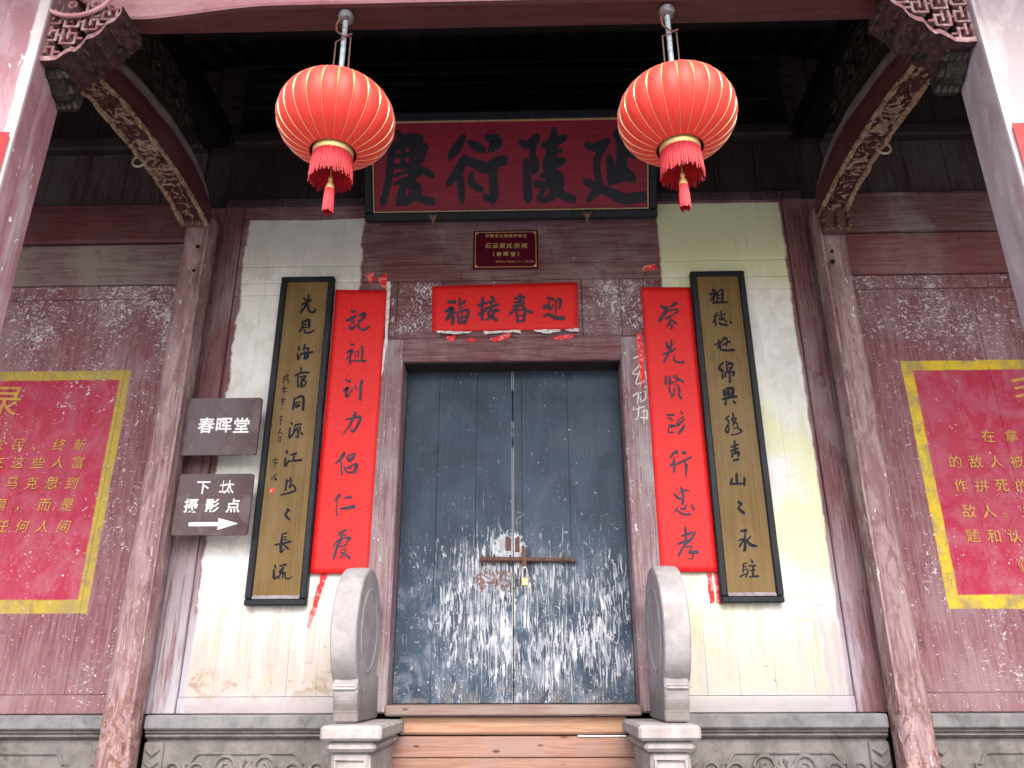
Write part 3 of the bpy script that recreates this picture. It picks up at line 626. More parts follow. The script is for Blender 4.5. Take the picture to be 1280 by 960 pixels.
# ------------------------------------------------------------------ door
DY = .20
door = thing('double_door', (0, DY, 1.44), 'dark slate blue double door with flaking white paint under the red banner', 'door')
for s in (-1, 1):
    a, b = sorted((s*.004, s*.90)); lf = box('door_leaf', a, b, DY+.012, DY+.07, 1.445, 4.15, M_door, door, .003)
    cuts = [.004, .30, .62, .90] if s < 0 else [.004, .075, .46, .90]
    for i in range(3):
        a, b = sorted((s*cuts[i], s*cuts[i+1])); box('plank', a+.0008, b-.0008, DY+random.uniform(-.001, .001), DY+.011, 1.447, 4.148, M_door, lf, .0018)
bar = W(600, 700, DY-.03); bar2 = W(720, 702, DY-.03)
bz = bar.z
tube('latch_bar', [(bar.x, DY-.035, bz+.006), (bar.x+.1, DY-.035, bz+.004), (bar.x+.35, DY-.035, bz), (bar2.x-.06, DY-.035, bz-.004), (bar2.x, DY-.035, bz-.012)], [.019, .020, .018, .017, .014], M_rust, door, 10)
for x in (bar.x+.02, bar.x+.11, bar.x+.24, bar2.x-.10):
    tube('staple', [(x, DY, bz+.035), (x, DY-.045, bz+.032), (x, DY-.062, bz), (x, DY-.045, bz-.032), (x, DY, bz-.035)], .007, M_rust, door, 6)
px_ = W(656, 714, DY-.06).x
box('hasp', px_-.02, px_+.016, DY-.075, DY-.066, bz-.10, bz+.085, M_rust, door, .003)
box('iron_plate', -.060, -.014, DY-.006, DY-.002, 2.56, 2.66, M_rust, door, .002)
box('iron_plate', .014, .052, DY-.006, DY-.002, 2.55, 2.66, M_rust, door, .002)
for x, z in ((-.045, 2.665), (.04, 2.665)): tube('nail', [(x, DY-.003, z), (x, DY-.02, z)], [.010, .007], M_rust, door, 8)
pl = thing('padlock', (px_, DY-.08, bz-.195), 'small brass padlock hanging from the rusty latch bar of the door', 'padlock')
lz = W(656, 722, DY-.08).z
tube('shackle', [(px_-.016, DY-.083, lz-.005), (px_-.016, DY-.083, lz+.055), (px_-.009, DY-.083, lz+.075), (px_+.001, DY-.083, lz+.081), (px_+.011, DY-.083, lz+.075), (px_+.018, DY-.083, lz+.055), (px_+.018, DY-.083, lz-.005)], .0055, M_steel, pl, 8)
box('lock_body', px_-.027, px_+.029, DY-.096, DY-.070, lz-.060, lz, M_brass, pl, .006)

# threshold
th = thing('wooden_threshold', (0, -.05, .45), 'high threshold of stacked bare pine boards below the dark double door', 'threshold')
box('sill', -.90, .90, -.12, .29, 1.372, 1.442, M_sill, th, .012)
rows = [(1.250, 1.366, -.055, .795, M_thr1), (1.108, 1.240, -.085, .845, M_thr2), (.972, 1.103, -.080, .845, M_thr2), (.84, .968, -.083, .845, M_thr2), (.70, .836, -.078, .845, M_thr2), (.455, .696, -.083, .845, M_thr2)]
for z0, z1, y0, hx, m in rows: box('board', -hx, hx, y0, .06, z0, z1, m, th, .006)
box('board_groove_strip', -.795, .795, -.064, -.0575, 1.262, 1.300, M_thr1, th, .003)
w0 = W(722, 916, -.09); w1 = W(783, 915, -.09)
st = box('light_sliver', w0.x, w1.x, -.096, -.087, 1.239, 1.2475, M_sliver, None, .002); tag(st, 'thin glossy white strip standing for the sliver of light between the threshold boards at right', 'strip')  # light showing in the board gap, made as a bright glossy strip

# ------------------------------------------------------------------ side walls with painted slogans
def side_wall(s):
    side = 'left' if s < 0 else 'right'
    t = thing('side_wall', (s*4.3, .03, ZL), 'maroon plank wall with a yellow-bordered red slogan panel, %s of the entrance bay' % side, 'wall', 'plank walls of the side bays')
    def b(n, z0, z1, y0, m, bev=.006): a, c = sorted((s*2.86, s*5.8)); return box(n, a, c, y0, .06, z0, z1, m, t, bev)
    b('bottom_rail', ZL+.002, ZL+.13, -.016, M_side)
    a, c = sorted((s*2.86, s*2.98)); box('stile', a, c, -.02, .06, ZL+.132, 4.75, M_side, t, .006)
    x0, x1 = sorted((s*2.985, s*5.8)); planks(x0, x1, 9, ZL+.133, 4.72, M_side, t)
    b('rail', 4.724, 4.85, -.014, M_side)
    b('grey_beam', 4.855, 5.255, -.04, M_beam1 if s < 0 else M_beam2x, .012)
    b('maroon_beam', 5.26, 5.66, -.08, M_beam2 if s < 0 else M_beam1r, .02)
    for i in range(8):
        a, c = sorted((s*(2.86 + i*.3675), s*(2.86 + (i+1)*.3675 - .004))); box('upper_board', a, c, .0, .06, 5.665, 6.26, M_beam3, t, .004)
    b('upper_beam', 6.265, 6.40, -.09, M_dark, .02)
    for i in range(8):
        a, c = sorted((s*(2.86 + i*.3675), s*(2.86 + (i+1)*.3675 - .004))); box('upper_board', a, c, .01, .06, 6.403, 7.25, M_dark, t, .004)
    box('backing_board', s*2.86 if s > 0 else -5.8, 5.8 if s > 0 else -2.86, .065, .12, ZL+.01, 7.3, M_dark, t, 0)
    return t
M_beam2x = mat('red_maroon_beam_wood', old_wood((.16, .045, .055), (.21, .075, .085), (.28, .19, .20), (2.5, 40, 50), .2, fade_amt=.6), .55, .4)
M_beam1r = mat('mauve_maroon_beam_wood', old_wood((.12, .045, .055), (.17, .09, .10), (.24, .20, .21), (2.5, 40, 50), .15, fade_amt=.9), .6, .35)
swl = side_wall(-1); swr = side_wall(1)
SY = -.006
def slog(ch, px, py, size, t): v = W(px, py, SY); glyph('character', ch, v.x, v.z, size, SY, M_ytxt, t, .004, .12 if t is swl else -.02, random.uniform(-.06, .06), 1., lift=random.uniform(.0012, .002))
for row, (y, x0, dxp) in zip(('在农民、终新', '动在这些人富', '产读马克思到', '的问题，而是', '切任何人间'), ((556, 100, 25.5), (578, 98, 25), (604, 90, 25), (631, 84, 28), (658, 80, 26))):
    for i, ch in enumerate(reversed(row)): slog(ch, x0 - i*dxp, y, .108, swl)
slog('录', 6, 502, .30, swl)
for row, (y, x0, dxp) in zip(('在拿枪', '的敌人被', '作拼死的', '敌人。如', '题和认识', '《毛'), ((545, 1235, 29), (577, 1194, 25.5), (607, 1201, 25.5), (639, 1211, 25), (670, 1216, 26), (706, 1272, 26))):
    for i, ch in enumerate(row): slog(ch, x0 + i*dxp, y, .110, swr)
slog('毛', 1288, 487, .30, swr)

# stone plinths under the walls
def plinth(x0, x1, label, panel):
    t = thing('stone_plinth', ((x0+x1)/2, -.05, .45), label, 'plinth', 'carved stone plinths under the timber walls')
    box('ledge', x0, x1, -.13, .10, 1.288, 1.383, M_ledge, t, .012)
    y, pf = 0, []
    prof = [(.05, 1.286), (-.095, 1.286), (-.10, 1.27), (-.075, 1.262), (-.085, 1.245), (-.06, 1.228), (.05, 1.228)]
    prism('moulding', prof, 'x', x0+.004, x1-.004, M_plinth, t)
    box('panel', x0+.002, x1-.002, -.040, .05, .60, 1.226, M_plinth, t, .003)
    box('base_course', x0, x1, -.11, .05, .452, .598, M_plinth, t, .012)
    p0, p1 = panel
    zt, zb = 1.135, .70; n = .07
    path = [(p0, zb), (p0, zt-n), (p0+n*.5, zt-n), (p0+n*.9, zt-n*.3), (p0+n*1.3, zt), (p1-n*1.3, zt), (p1-n*.9, zt-n*.3), (p1-n*.5, zt-n), (p1, zt-n), (p1, zb), (p0, zb)]
    link('panel_frame', *tube_geo([(x, -.046, z) for x, z in path], .011, 6), M_plinth, t, True)
    box('pilaster_relief', p0-.30, p0-.16, -.062, -.039, .66, 1.205, M_plinth, t, .008)
    box('pilaster_relief', p1+.16, p1+.30, -.062, -.039, .66, 1.205, M_plinth, t, .008)
    for cx in (p0-.23, p1+.23):
        link('leaf_relief', *join([tube_geo([(cx-.05, -.066, 1.16-k*.08), (cx, -.078, 1.13-k*.08), (cx+.05, -.066, 1.16-k*.08)], [.008, .016, .006], 6) for k in range(5)]), M_plinth, t, True)
    c = (p0+p1)/2; tb = []
    for sgn in (-1, 1):
        for k, (rr, ox, oz) in enumerate(((.085, .13, -.07), (.07, .33, -.10), (.06, .50, -.09), (.05, .05, -.20), (.06, .24, -.22))):
            pts = []
            for q in range(15):
                a = q/14*math.pi*2.6; r2 = rr*(1 - q/19)
                pts.append((c + sgn*(ox + math.cos(a)*r2), -.045 - .008*math.sin(q/14*math.pi), zt-.02 + oz + math.sin(a)*r2))
            tb.append(tube_geo(pts, [.016 - .0007*q for q in range(15)], 6))
        for k in range(5):
            a = math.pi/2 + sgn*k*.32
            tb.append(tube_geo([(c, -.045, zt-.16), (c + math.cos(a)*.06, -.062, zt-.16+math.sin(a)*.065), (c + math.cos(a)*.12, -.045, zt-.16+math.sin(a)*.12)], [.012, .026, .005], 6))
    link('scroll_relief', *join(tb), M_plinth, t, True)
    return t
pl_l = W(232, 950, -.04).x; pl_r = W(390, 950, -.04).x
plinth(-2.585, -1.16, 'carved grey stone plinth left of the door, between column and drum stone', (pl_l, pl_r-.04))
plinth(1.16, 2.585, 'carved grey stone plinth right of the door, between drum stone and column', (-pl_r+.04, -pl_l))
plinth(-5.8, -2.87, 'grey stone plinth under the side wall at the far left', (-5.3, -3.12))
plinth(2.87, 5.8, 'grey stone plinth under the side wall at the far right', (3.16, 5.3))

# ------------------------------------------------------------------ drum stones
def drum_stone(s):
    side = 'left' if s < 0 else 'right'
    t = thing('drum_stone', (s*1.0, -.5, .45), 'tall grey drum stone on a moulded pedestal to the %s of the door' % side, 'drum stone', 'pair of drum stones flanking the door')
    xi, xo, cy, cz, r_ = .965, 1.165, -.475, 1.925, .415
    bm = bmesh.new(); seg = 64; prof = [(0, 0), (.60, 0.), (.62, -.005), (.65, -.005), (.67, 0.), (.96, 0.), (.99, .007), (1., .020), (1.006, .085), (1., .150), (.99, .163), (.96, .17), (0, .17)]
    rings = []
    for q, d in prof:
        ring = []
        for k in range(seg):
            a = 2*math.pi*k/seg; jit = 1 + .006*mnoise.noise(Vector((math.cos(a)*2, math.sin(a)*2, d*9)))
            ring.append(bm.verts.new((s*(xi + d), cy + math.cos(a)*r_*q*jit, cz + math.sin(a)*r_*q*jit)))
        rings.append(ring)
    for i in range(len(prof)-1):
        for k in range(seg): bm.faces.new((rings[i][k], rings[i][(k+1) % seg], rings[i+1][(k+1) % seg], rings[i+1][k]))
    bmesh.ops.remove_doubles(bm, verts=bm.verts, dist=1e-5); bmesh.ops.recalc_face_normals(bm, faces=bm.faces)
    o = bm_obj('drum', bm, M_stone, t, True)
    for p in o.data.polygons:
        if abs(p.normal.x) > .93: p.use_smooth = False
    a, b = sorted((s*.9685, s*1.130))
    prism('band', [(cy-.285, 1.585), (cy-.292, 1.565), (cy-.285, 1.545), (.0, 1.545), (.0, 1.585)], 'x', a, b, M_stone, t, .012)
    a, b = sorted((s*.9665, s*1.122))
    prism('neck', [(cy-.275, 1.64), (cy-.272, 1.54), (cy-.255, 1.48), (cy-.225, 1.42), (cy-.215, 1.358), (-.01, 1.358), (-.01, 1.64)], 'x', a, b, M_stone, t, .008)
    a, b = sorted((s*.765, s*1.135))
    box('cap_slab', a, b, -.95, -.035, 1.268, 1.352, M_ped, t, .016)
    a, b = sorted((s*.800, s*1.100)); box('moulding', a, b, -.915, -.035, 1.205, 1.262, M_ped, t, .02)
    a, b = sorted((s*.835, s*1.075)); box('pedestal_block', a, b, -.875, -.035, .56, 1.203, M_ped, t, .02)
    a, b = sorted((s*.79, s*1.12)); box('foot', a, b, -.93, -.035, .452, .558, M_ped, t, .02)
    xa, xb = s*.865, s*1.045
    link('carved_border', *tube_geo([(xa, -.879, .62), (xa, -.879, 1.16), (xb, -.879, 1.16), (xb, -.879, .62), (xa, -.879, .62)], .012, 6), M_ped, t, True)
drum_stone(-1); drum_stone(1)

# ------------------------------------------------------------------ wall columns
def wall_column(s):
    side = 'left' if s < 0 else 'right'
    t = thing('wall_column', (s*2.725, -.14, .45), 'peeling brownish pink timber column against the wall, %s of the door' % side, 'column', 'timber columns against the wall')
    V, Fc = [], []; seg = 40; nz = 90; z0, z1 = .62, 5.40
    for i in range(nz+1):
        z = z0 + (z1-z0)*i/nz
        for k in range(seg):
            a = 2*math.pi*k/seg; ca, sa = math.cos(a), math.sin(a)
            p = 2.6; q = (abs(ca)**p + abs(sa)**p)**(-1/p)      # squarish round section with a flattened face
            r_ = .126*q*(1 - .010*i/nz*6*.2)
            n = mnoise.noise(Vector((ca*2.5, sa*2.5, z*1.3)))*.004 + mnoise.noise(Vector((ca*9, sa*9, z*.8+s)))*.003
            if z < 1.55: n -= max(0, mnoise.noise(Vector((ca*5, sa*5, z*6+s*3))) - .12)*.07*(1.55-z)
            if abs(a - 1.62*math.pi) < .09: n -= .007
            V.append((s*2.725 + ca*(r_+n), -.14 + sa*(r_+n), z))
    for i in range(nz):
        for k in range(seg): Fc.append((i*seg+k, i*seg+(k+1) % seg, (i+1)*seg+(k+1) % seg, (i+1)*seg+k))
    Fc.append(tuple(nz*seg+k for k in range(seg)))
    link('shaft', V, Fc, M_col, t, True)
    lathe('stone_base', [(.12, .452), (.19, .452), (.20, .50), (.19, .56), (.15, .60), (.13, .618), (0, .618)], s*2.725, -.14, M_plinth, t, 24)
    a, b = sorted((s*2.60, s*2.622)); box('corner_strip', a, b, -.285, -.272, 1.4, 5.25, M_col, t, .003)
    for px, py, r_ in (((247, 308, .016), (242, 338, .013)) if s < 0 else ((1040, 314, .013), (1041, 327, .018))):
        v = W(px, py, -.268); tube('peg_hole', [(v.x, -.2715, v.z), (v.x, -.262, v.z)], r_, M_black, t, 12)
    return t
wall_column(-1); wc_r = wall_column(1)

# ------------------------------------------------------------------ outer columns
def outer_column(s):
    side = 'left' if s < 0 else 'right'
    m = M_ocol if s < 0 else M_ocol2
    t = cxc = s*(2.762 if s < 0 else 2.79)
    t = thing('porch_column', (cxc, -2.55, .45), 'square porch column with rounded corners and peeling %s paint at the %s edge' % ('pink' if s < 0 else 'pale grey', side), 'column', 'square columns carrying the porch beam')
    V, Fc = [], []; seg = 48; nz = 60
    for i in range(nz+1):
        z = .62 + (6.2-.62)*i/nz
        for k in range(seg):
            a = 2*math.pi*(k+.5)/seg; ca, sa = math.cos(a), math.sin(a); p = 14
            q = (abs(ca)**p + abs(sa)**p)**(-1/p)
            n = mnoise.noise(Vector((ca*3, sa*3, z*1.1)))*.004 + mnoise.noise(Vector((ca*11, sa*11, z*.7+s)))*.002
            V.append((cxc + ca*(.186*q+n), -2.55 + sa*(.152*q+n), z))
    for i in range(nz):
        for k in range(seg): Fc.append((i*seg+k, i*seg+(k+1) % seg, (i+1)*seg+(k+1) % seg, (i+1)*seg+k))
    link('shaft', V, Fc, m, t, True)
    box('stone_base', cxc-.26, cxc+.26, -2.79, -2.31, .452, .62, M_plinth, t, .03)
    return t
outer_column(-1); outer_column(1)
def col_paper(s, zt, label):
    x0, x1 = sorted((s*(2.580 if s < 0 else 2.616), s*2.92)); o = box('red_couplet', x0, x1, -2.712, -2.7095, 2.5, zt, M_red, None, 0); tag(o, label, 'red paper strip')
col_paper(-1, W(10, 165, -2.71).z, 'strip of red paper pasted on the porch column at the left edge')
col_paper(1, W(1270, 154, -2.71).z, 'strip of red paper pasted on the porch column at the right edge')

# ------------------------------------------------------------------ front beam
fb = thing('front_beam', (0, -2.52, 5.275), 'long dark red porch beam with faded pink front carrying both lanterns', 'beam')
def fb_bottom(x): a = abs(x); return 5.275 + max(0, a-2.12)**2*.9
xs = [-2.62 + 5.24*i/60 for i in range(61)]
V, Fc = [], []
def ynear(x): u = max(0, min(1, (abs(x)-1.3)/.95)); return .035 + (.085 if x < 0 else .0)*u*u*(3-2*u)
sect = [(-2.40, 0), (-2.40, .62), (-2.632, .62), (-2.632, .035), (-2.622, .012), (-2.60, 0)]
for x in xs:
    zb = fb_bottom(x)
    yn = ynear(x)
    for k, (y, dz) in enumerate(sect): V.append((x, y + (yn if k > 1 else 0), zb+dz if dz < .5 else 5.95))
for i in range(60):
    for k in range(6): Fc.append((i*6+k, i*6+(k+1) % 6, (i+1)*6+(k+1) % 6, (i+1)*6+k))
Fc += [tuple(range(6)), tuple(60*6+k for k in range(6))[::-1]]
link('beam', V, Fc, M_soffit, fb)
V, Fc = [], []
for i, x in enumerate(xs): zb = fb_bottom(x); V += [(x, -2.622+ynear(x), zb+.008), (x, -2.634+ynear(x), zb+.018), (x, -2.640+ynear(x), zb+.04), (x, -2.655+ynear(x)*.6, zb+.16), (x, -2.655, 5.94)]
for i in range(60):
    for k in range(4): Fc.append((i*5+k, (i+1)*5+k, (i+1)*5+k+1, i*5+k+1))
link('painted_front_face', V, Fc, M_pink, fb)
def scroll_line(s):                      # incised round end of the moon beam with a raised rim
    c = W(98, -12, -2.67) if s < 0 else Vector((2.36, -2.67, 5.48)); c.x = s*abs(c.x); pts = []
    for q in range(26): a = math.pi*.93 + q/25*math.pi*1.12; pts.append((c.x + (-s)*-1*math.cos(a)*.215*(1 if s < 0 else -1), -2.668, c.z + math.sin(a)*.19))
    link('scroll_rim', *tube_geo(pts, .013, 8), M_pink, fb, True)
scroll_line(-1); scroll_line(1)

# ------------------------------------------------------------------ fretwork brackets under the beam ends
def bracket(s):
    side = 'left' if s < 0 else 'right'
    t = thing('fretwork_bracket', (s*2.45, -2.53, 4.84), 'carved wooden bracket with square key fretwork at the %s end of the front beam' % side, 'bracket', 'fretwork brackets under the front beam')
    X = lambda a: s*(2.60 - a)
    low = [(0, 4.845), (.06, 4.840), (.12, 4.845), (.16, 4.885), (.19, 4.905), (.215, 4.90), (.245, 4.935), (.262, 4.985), (.30, 5.0), (.335, 5.03), (.36, 5.09), (.40, 5.12), (.425, 5.16), (.43, 5.20)]
    # scalloped lower rim: a thick carved board following the lower edge
    n = len(low); V, Fc = [], []
    for a, z in low: V += [(X(a), -2.655, z), (X(a), -2.655, z+.032), (X(a), -2.41, z+.032), (X(a), -2.41, z)]
    for i in range(n-1):
        for k in range(4): Fc.append((i*4+k, i*4+(k+1) % 4, (i+1)*4+(k+1) % 4, (i+1)*4+k))
    Fc += [(0, 1, 2, 3), tuple((n-1)*4+k for k in (3, 2, 1, 0))]
    bm = bmesh.new(); vs = [bm.verts.new(v) for v in V]; [bm.faces.new([vs[i] for i in f]) for f in Fc]; bmesh.ops.recalc_face_normals(bm, faces=bm.faces)
    o = bm_obj('scalloped_rim', bm, M_fret, t); o.data.materials.append(M_fretd)
    for p in o.data.polygons: p.material_index = 0 if abs(p.normal.y) > .8 else 1  # front faces pale, all others a darker copy: shade set by colour
    link('underside_carving', *join([tube_geo([(X(a), -2.63+k*.075, z+.006), (X(a+.012), -2.59+k*.075, z-.001), (X(a+.004), -2.55+k*.075, z+.008)], [.008, .013, .008], 6) for a, z in low[2:-1:2] for k in range(3)]), M_fretd, t, True)['kind'] = 'stuff'
    box('back_board', X(.0), X(.24), -2.50, -2.45, 4.90, 5.27, M_dcarve, t, .003)
    box('back_board', X(.245), X(.38), -2.50, -2.45, 5.04, 5.27, M_dcarve, t, .003)
    # key fret bars
    u = .0245; bars = []
    def poly(pts):
        for (a, b), (c, d) in zip(pts, pts[1:]):
            a0, a1 = sorted((a, c)); b0, b1 = sorted((b, d)); bars.append((a0*u-.008, a1*u+.008, 4.875+b0*u-.008, 4.875+b1*u+.008))
    for ox, oz in ((0, 0), (0, 5), (0, 10), (4.5, 4), (4.5, 9), (9, 8), (9, 12), (13, 11)):
        poly([(ox, oz+4), (ox, oz), (ox+3.2, oz), (ox+3.2, oz+3), (ox+1.4, oz+3), (ox+1.4, oz+1.6)])
        poly([(ox+3.2, oz+1.5), (ox+4.6, oz+1.5)]); poly([(ox+1.4, oz+4.2), (ox+1.4, oz+3)])
    bm = bmesh.new()
    for k, (a0, a1, b0, b1) in enumerate(bars):
        if b1 > 5.275 or a1 > .43: continue
        lim = max([z for a, z in low if a <= a1+.02] or [0])
        if b0 < lim: b0 = lim
        if b1 - b0 < .008: continue
        x0, x1 = sorted((X(a0), X(a1))); bbox(bm, x0, x1, -2.648+.0007*(k % 7), -2.56, b0, b1, .002)
    bm_obj('key_fret', bm, M_fret, t)
    for a in (.14, .27):
        lathe_pts = [(X(a)+math.cos(q*math.pi/6)*.022, -2.655, 5.245+math.sin(q*math.pi/6)*.022) for q in range(13)]
        link('rosette', *join([tube_geo(lathe_pts, .008, 6), tube_geo([(X(a), -2.64, 5.245), (X(a), -2.668, 5.245)], [.016, .006], 8)]), M_fret, t, True)
    # small lower corbel beneath, toward the side beam
    prism('corbel', [(-2.60, 4.84), (-2.48, 4.73), (-2.38, 4.71), (-2.36, 4.84)], 'x', *sorted((X(.0), X(.13))), M_dcarve, t, .01)
    link('corbel_leaf', *join([tube_geo([(X(.015+.034*k+.01*(j%2)), -2.58+.065*j, 4.832-.042*j), (X(.03+.034*k), -2.555+.065*j, 4.812-.052*j), (X(.02+.034*k), -2.53+.065*j, 4.805-.042*j)], [.012, .020, .010], 7) for k in range(4) for j in range(3)]), M_dcarve, t, True)
M_carve2 = mat('olive_gilt_carving', lambda: (mix(ss(noi(24, 24, 24, 5, .7), .42, .62), (.05, .034, .028), (.19, .135, .075)), noi(40, 40, 40, 5, .7), .006), .6, .35)
bracket(-1); bracket(1)

# ------------------------------------------------------------------ curved side beams
def side_beam(s):
    side = 'left' if s < 0 else 'right'
    t = thing('side_beam', (s*2.725, -1.3, 5.3), 'arched dark red side beam with worn gilt carving underneath and an iron ring, %s side' % side, 'beam', 'arched beams linking porch and wall')
    lo = [(-2.40, 5.20), (-2.20, 5.25), (-2.0, 5.29), (-1.75, 5.345), (-1.35, 5.375), (-.95, 5.385), (-.65, 5.365), (-.40, 5.33), (-.27, 5.30)]
    hi = [(-2.40, 5.50), (-2.20, 5.55), (-2.0, 5.60), (-1.57, 5.725), (-1.08, 5.80), (-.75, 5.79), (-.50, 5.74), (-.34, 5.64), (-.27, 5.50)]
    def ip(tab, y):
        for (a, b), (c, d) in zip(tab, tab[1:]):
            if y <= c: u = (y-a)/(c-a); u2 = u*u*(3-2*u)*.3 + u*.7; return b + (d-b)*u2
        return tab[-1][1]
    N = 60; V, Fc = [], []; ys = [-2.40 + 2.13*i/N for i in range(N+1)]
    for y in ys:
        l, h = ip(lo, y), ip(hi, y); r_ = min(.19, (h-l)*.5)
        for x, z in ((2.60, l), (2.600, l+.02), (2.594, l+(h-l)*.3), (2.602, h-r_), (2.628, h-r_*.4), (2.675, h), (2.785, h), (2.83, h-r_*.4), (2.85, h-r_), (2.858, (l+h)/2), (2.85, l)): V.append((s*x, y, z))
    k_ = 11
    for i in range(N):
        for k in range(k_):
            f = (i*k_+k, i*k_+(k+1) % k_, (i+1)*k_+(k+1) % k_, (i+1)*k_+k); Fc.append(f if s > 0 else f[::-1])
    Fc += [tuple(range(k_)), tuple(N*k_+k for k in range(k_))]
    o = link('beam', V, Fc, M_beam2, t); o.data.materials.append(M_grey)
    for p in o.data.polygons:
        if p.normal.z > .5 or (len(p.vertices) == 4 and min(v for v in p.vertices) % k_ in (3, 4, 5, 6, 7)): p.material_index = 1
    # carved underside: height field
    nx, ny = 36, 260; V, Fc, rel = [], [], []
    for i in range(ny+1):
        y = -2.30 + 2.01*i/ny; l = ip(lo, y)
        for j in range(nx+1):
            u = j/nx; x = 2.60 + .25*u
            wv = .03*mnoise.noise(Vector((y*7, 1.5, s)))
            edge = math.exp(-((u-.10-wv)/.10)**4) + math.exp(-((u-.90-wv)/.10)**4)
            edge *= .75 + .7*mnoise.noise(Vector((x*16, y*9, 3)))
            q = Vector((x*15 + mnoise.noise(Vector((x*9, y*9, 5)))*1.6, y*13, 2.+s)); rg = 1 - abs(mnoise.noise(q))*3.2
            mid = max(0, rg)*(.35 + .9*max(0, mnoise.noise(Vector((3.3, y*3.1, s*2)))+.35))*math.exp(-((u-.5)/.33)**4)
            h = max(edge, mid); h += .22*mnoise.noise(Vector((x*45, y*45, 7.))) + .12*mnoise.noise(Vector((x*90, y*90, 1.)))
            h = max(0, min(1.2, h)); rel.append(min(1, h))
            V.append((s*x, y, l - .004 - .038*h))
    for i in range(ny):
        for j in range(nx):
            a = i*(nx+1)+j; f = (a, a+1, a+nx+2, a+nx+1); Fc.append(f if s < 0 else f[::-1])
    c = link('carved_soffit', V, Fc, M_carve, t)
    at = c.data.attributes.new('relief', 'FLOAT', 'POINT'); at.data.foreach_set('value', rel)
    # hanging ring
    v = W(168, 190, -1.13) if s < 0 else W(1107, 170, -1.13); hx = s*2.80; hz = ip(lo, -1.15) - .035
    tube('ring_eye', [(hx, -1.15, hz+.05), (hx, -1.15, hz-.01)], .016, M_carve2, t, 8)
    cxr = hx + s*0; pts = []
    rng = range(2, 20) if s < 0 else range(0, 24)
    for q in rng: a = math.pi/2 + (q if s > 0 else -q)*math.pi*2/23; pts.append((cxr + math.cos(a)*.052*(-s)*-1, -1.15+.01*math.sin(a), hz-.045 + math.sin(a)*.055))
    tube('ring', pts, .009, M_ringm, t, 8)
    # bracket stub below the wall end of the right beam, carved all over
    tt = []
    z0, z1 = (5.10, 5.36) if s > 0 else (5.27, 5.34)
    prism('end_corbel', [(-.27, z0), (-.285, z0), (-.33, z0+.04), (-.36, z1), (-.24, z1)], 'x', *sorted((s*2.615, s*2.835)), M_beam2, t, .008)
    if s > 0:
        for k in range(5):
            z = z0+.03+k*.055
            for xx in (2.625, 2.73, 2.825): tt.append(tube_geo([(xx, -.345, z-.02), (xx+random.uniform(-.012, .012), -.375, z), (xx, -.35, z+.025)], [.008, .017, .008], 6))
        for z in (z0+.005, z1-.02): tt.append(tube_geo([(2.62, -.345, z), (2.73, -.37, z+.004), (2.83, -.345, z)], .012, 6))
        link('corbel_carving', *join(tt), M_carve2, t, True)
    # carved block and straight upper beam above
    ub = thing('upper_side_beam', (s*2.725, -1.2, 6.1), 'straight smoked upper beam above the arched beam on the %s side' % side, 'beam', 'straight upper side beams')
    box('beam', s*2.60, s*2.85, -2.38, .0-.12, 6.20, 6.46, M_black2, ub, .02)
    bl = thing('carved_block', (s*2.68, -1.3, 5.8), 'dark rounded carved block standing on the arched beam, %s side' % side, 'carving', 'carved blocks on the arched beams')
    poly = [(-1.86, 5.72), (-1.86, 5.98), (-1.78, 6.10), (-1.6, 6.17), (-1.15, 6.17), (-.98, 6.10), (-.90, 5.98), (-.90, 5.79)]
    prism('block', poly, 'x', *sorted((s*2.61, s*2.84)), M_dcarve, bl, .02)
    tb = []
    for k in range(9):
        cy_, cz_ = -1.72 + .2*(k // 2), 5.88 + .15*(k % 2); pts = []
        for q in range(12): a = q/11*math.pi*2.2 + k; r2 = .075*(1-q/16); pts.append((s*2.600, cy_+math.cos(a)*r2, cz_+math.sin(a)*r2))
        tb.append(tube_geo(pts, .016, 6))
    link('relief', *join(tb), M_dcarve, bl, True)
    prism('grey_shoulder', [(-2.2, 5.58), (-2.2, 5.90), (-2.05, 6.02), (-1.87, 5.98), (-1.87, 5.70)], 'x', *sorted((s*2.63, s*2.80)), M_grey, bl, .02)
M_ringm = mat('pale_iron_ring', (.42, .38, .30), .45, .5, .4)
side_beam(-1); side_beam(1)

# ------------------------------------------------------------------ roof over the porch
rf = thing('timber_porch', (0, -1.7, 6.2), 'dark smoked timber roof over the porch with rafters and purlins', 'roof')
def rz(y): return 7.45 + (y)*.40
for k, y in enumerate((-3.3, -2.55, -1.7, -.85)):
    z = rz(y) - .12
    if k == 1: box('purlin', -5.8, 5.8, y-.10, y+.10, z-.2, z, M_black, rf, .03)
    else: tube('purlin', [(-5.8, y, z-.09), (5.8, y, z-.09)], .095, M_black, rf, 14)
nr = 46
for i in range(nr):
    x = -5.75 + 11.5*i/(nr-1)
    V, Fc = prism_geo([(-3.75, rz(-3.75)-.11), (-3.75, rz(-3.75)-.02), (.2, rz(.2)-.02), (.2, rz(.2)-.11)], 'x', x-.045, x+.045)
    link('rafter', V, Fc, M_black, rf)
nb = 24
for i in range(nb):
    y0 = -3.8 + 4.1*i/nb; y1 = y0 + 4.1/nb - .006
    V, Fc = prism_geo([(y0, rz(y0)-.018), (y0, rz(y0)+.01), (y1, rz(y1)+.01), (y1, rz(y1)-.018)], 'x', -5.85, 5.85); link('ceiling_board', V, Fc, M_black, rf)
V, Fc = prism_geo([(-3.9, rz(-3.9)+.02), (-3.9, rz(-3.9)+.14), (.4, rz(.4)+.14), (.4, rz(.4)+.02)], 'x', -5.95, 5.95); link('tile_layer', V, Fc, M_tile, rf)
parts = []
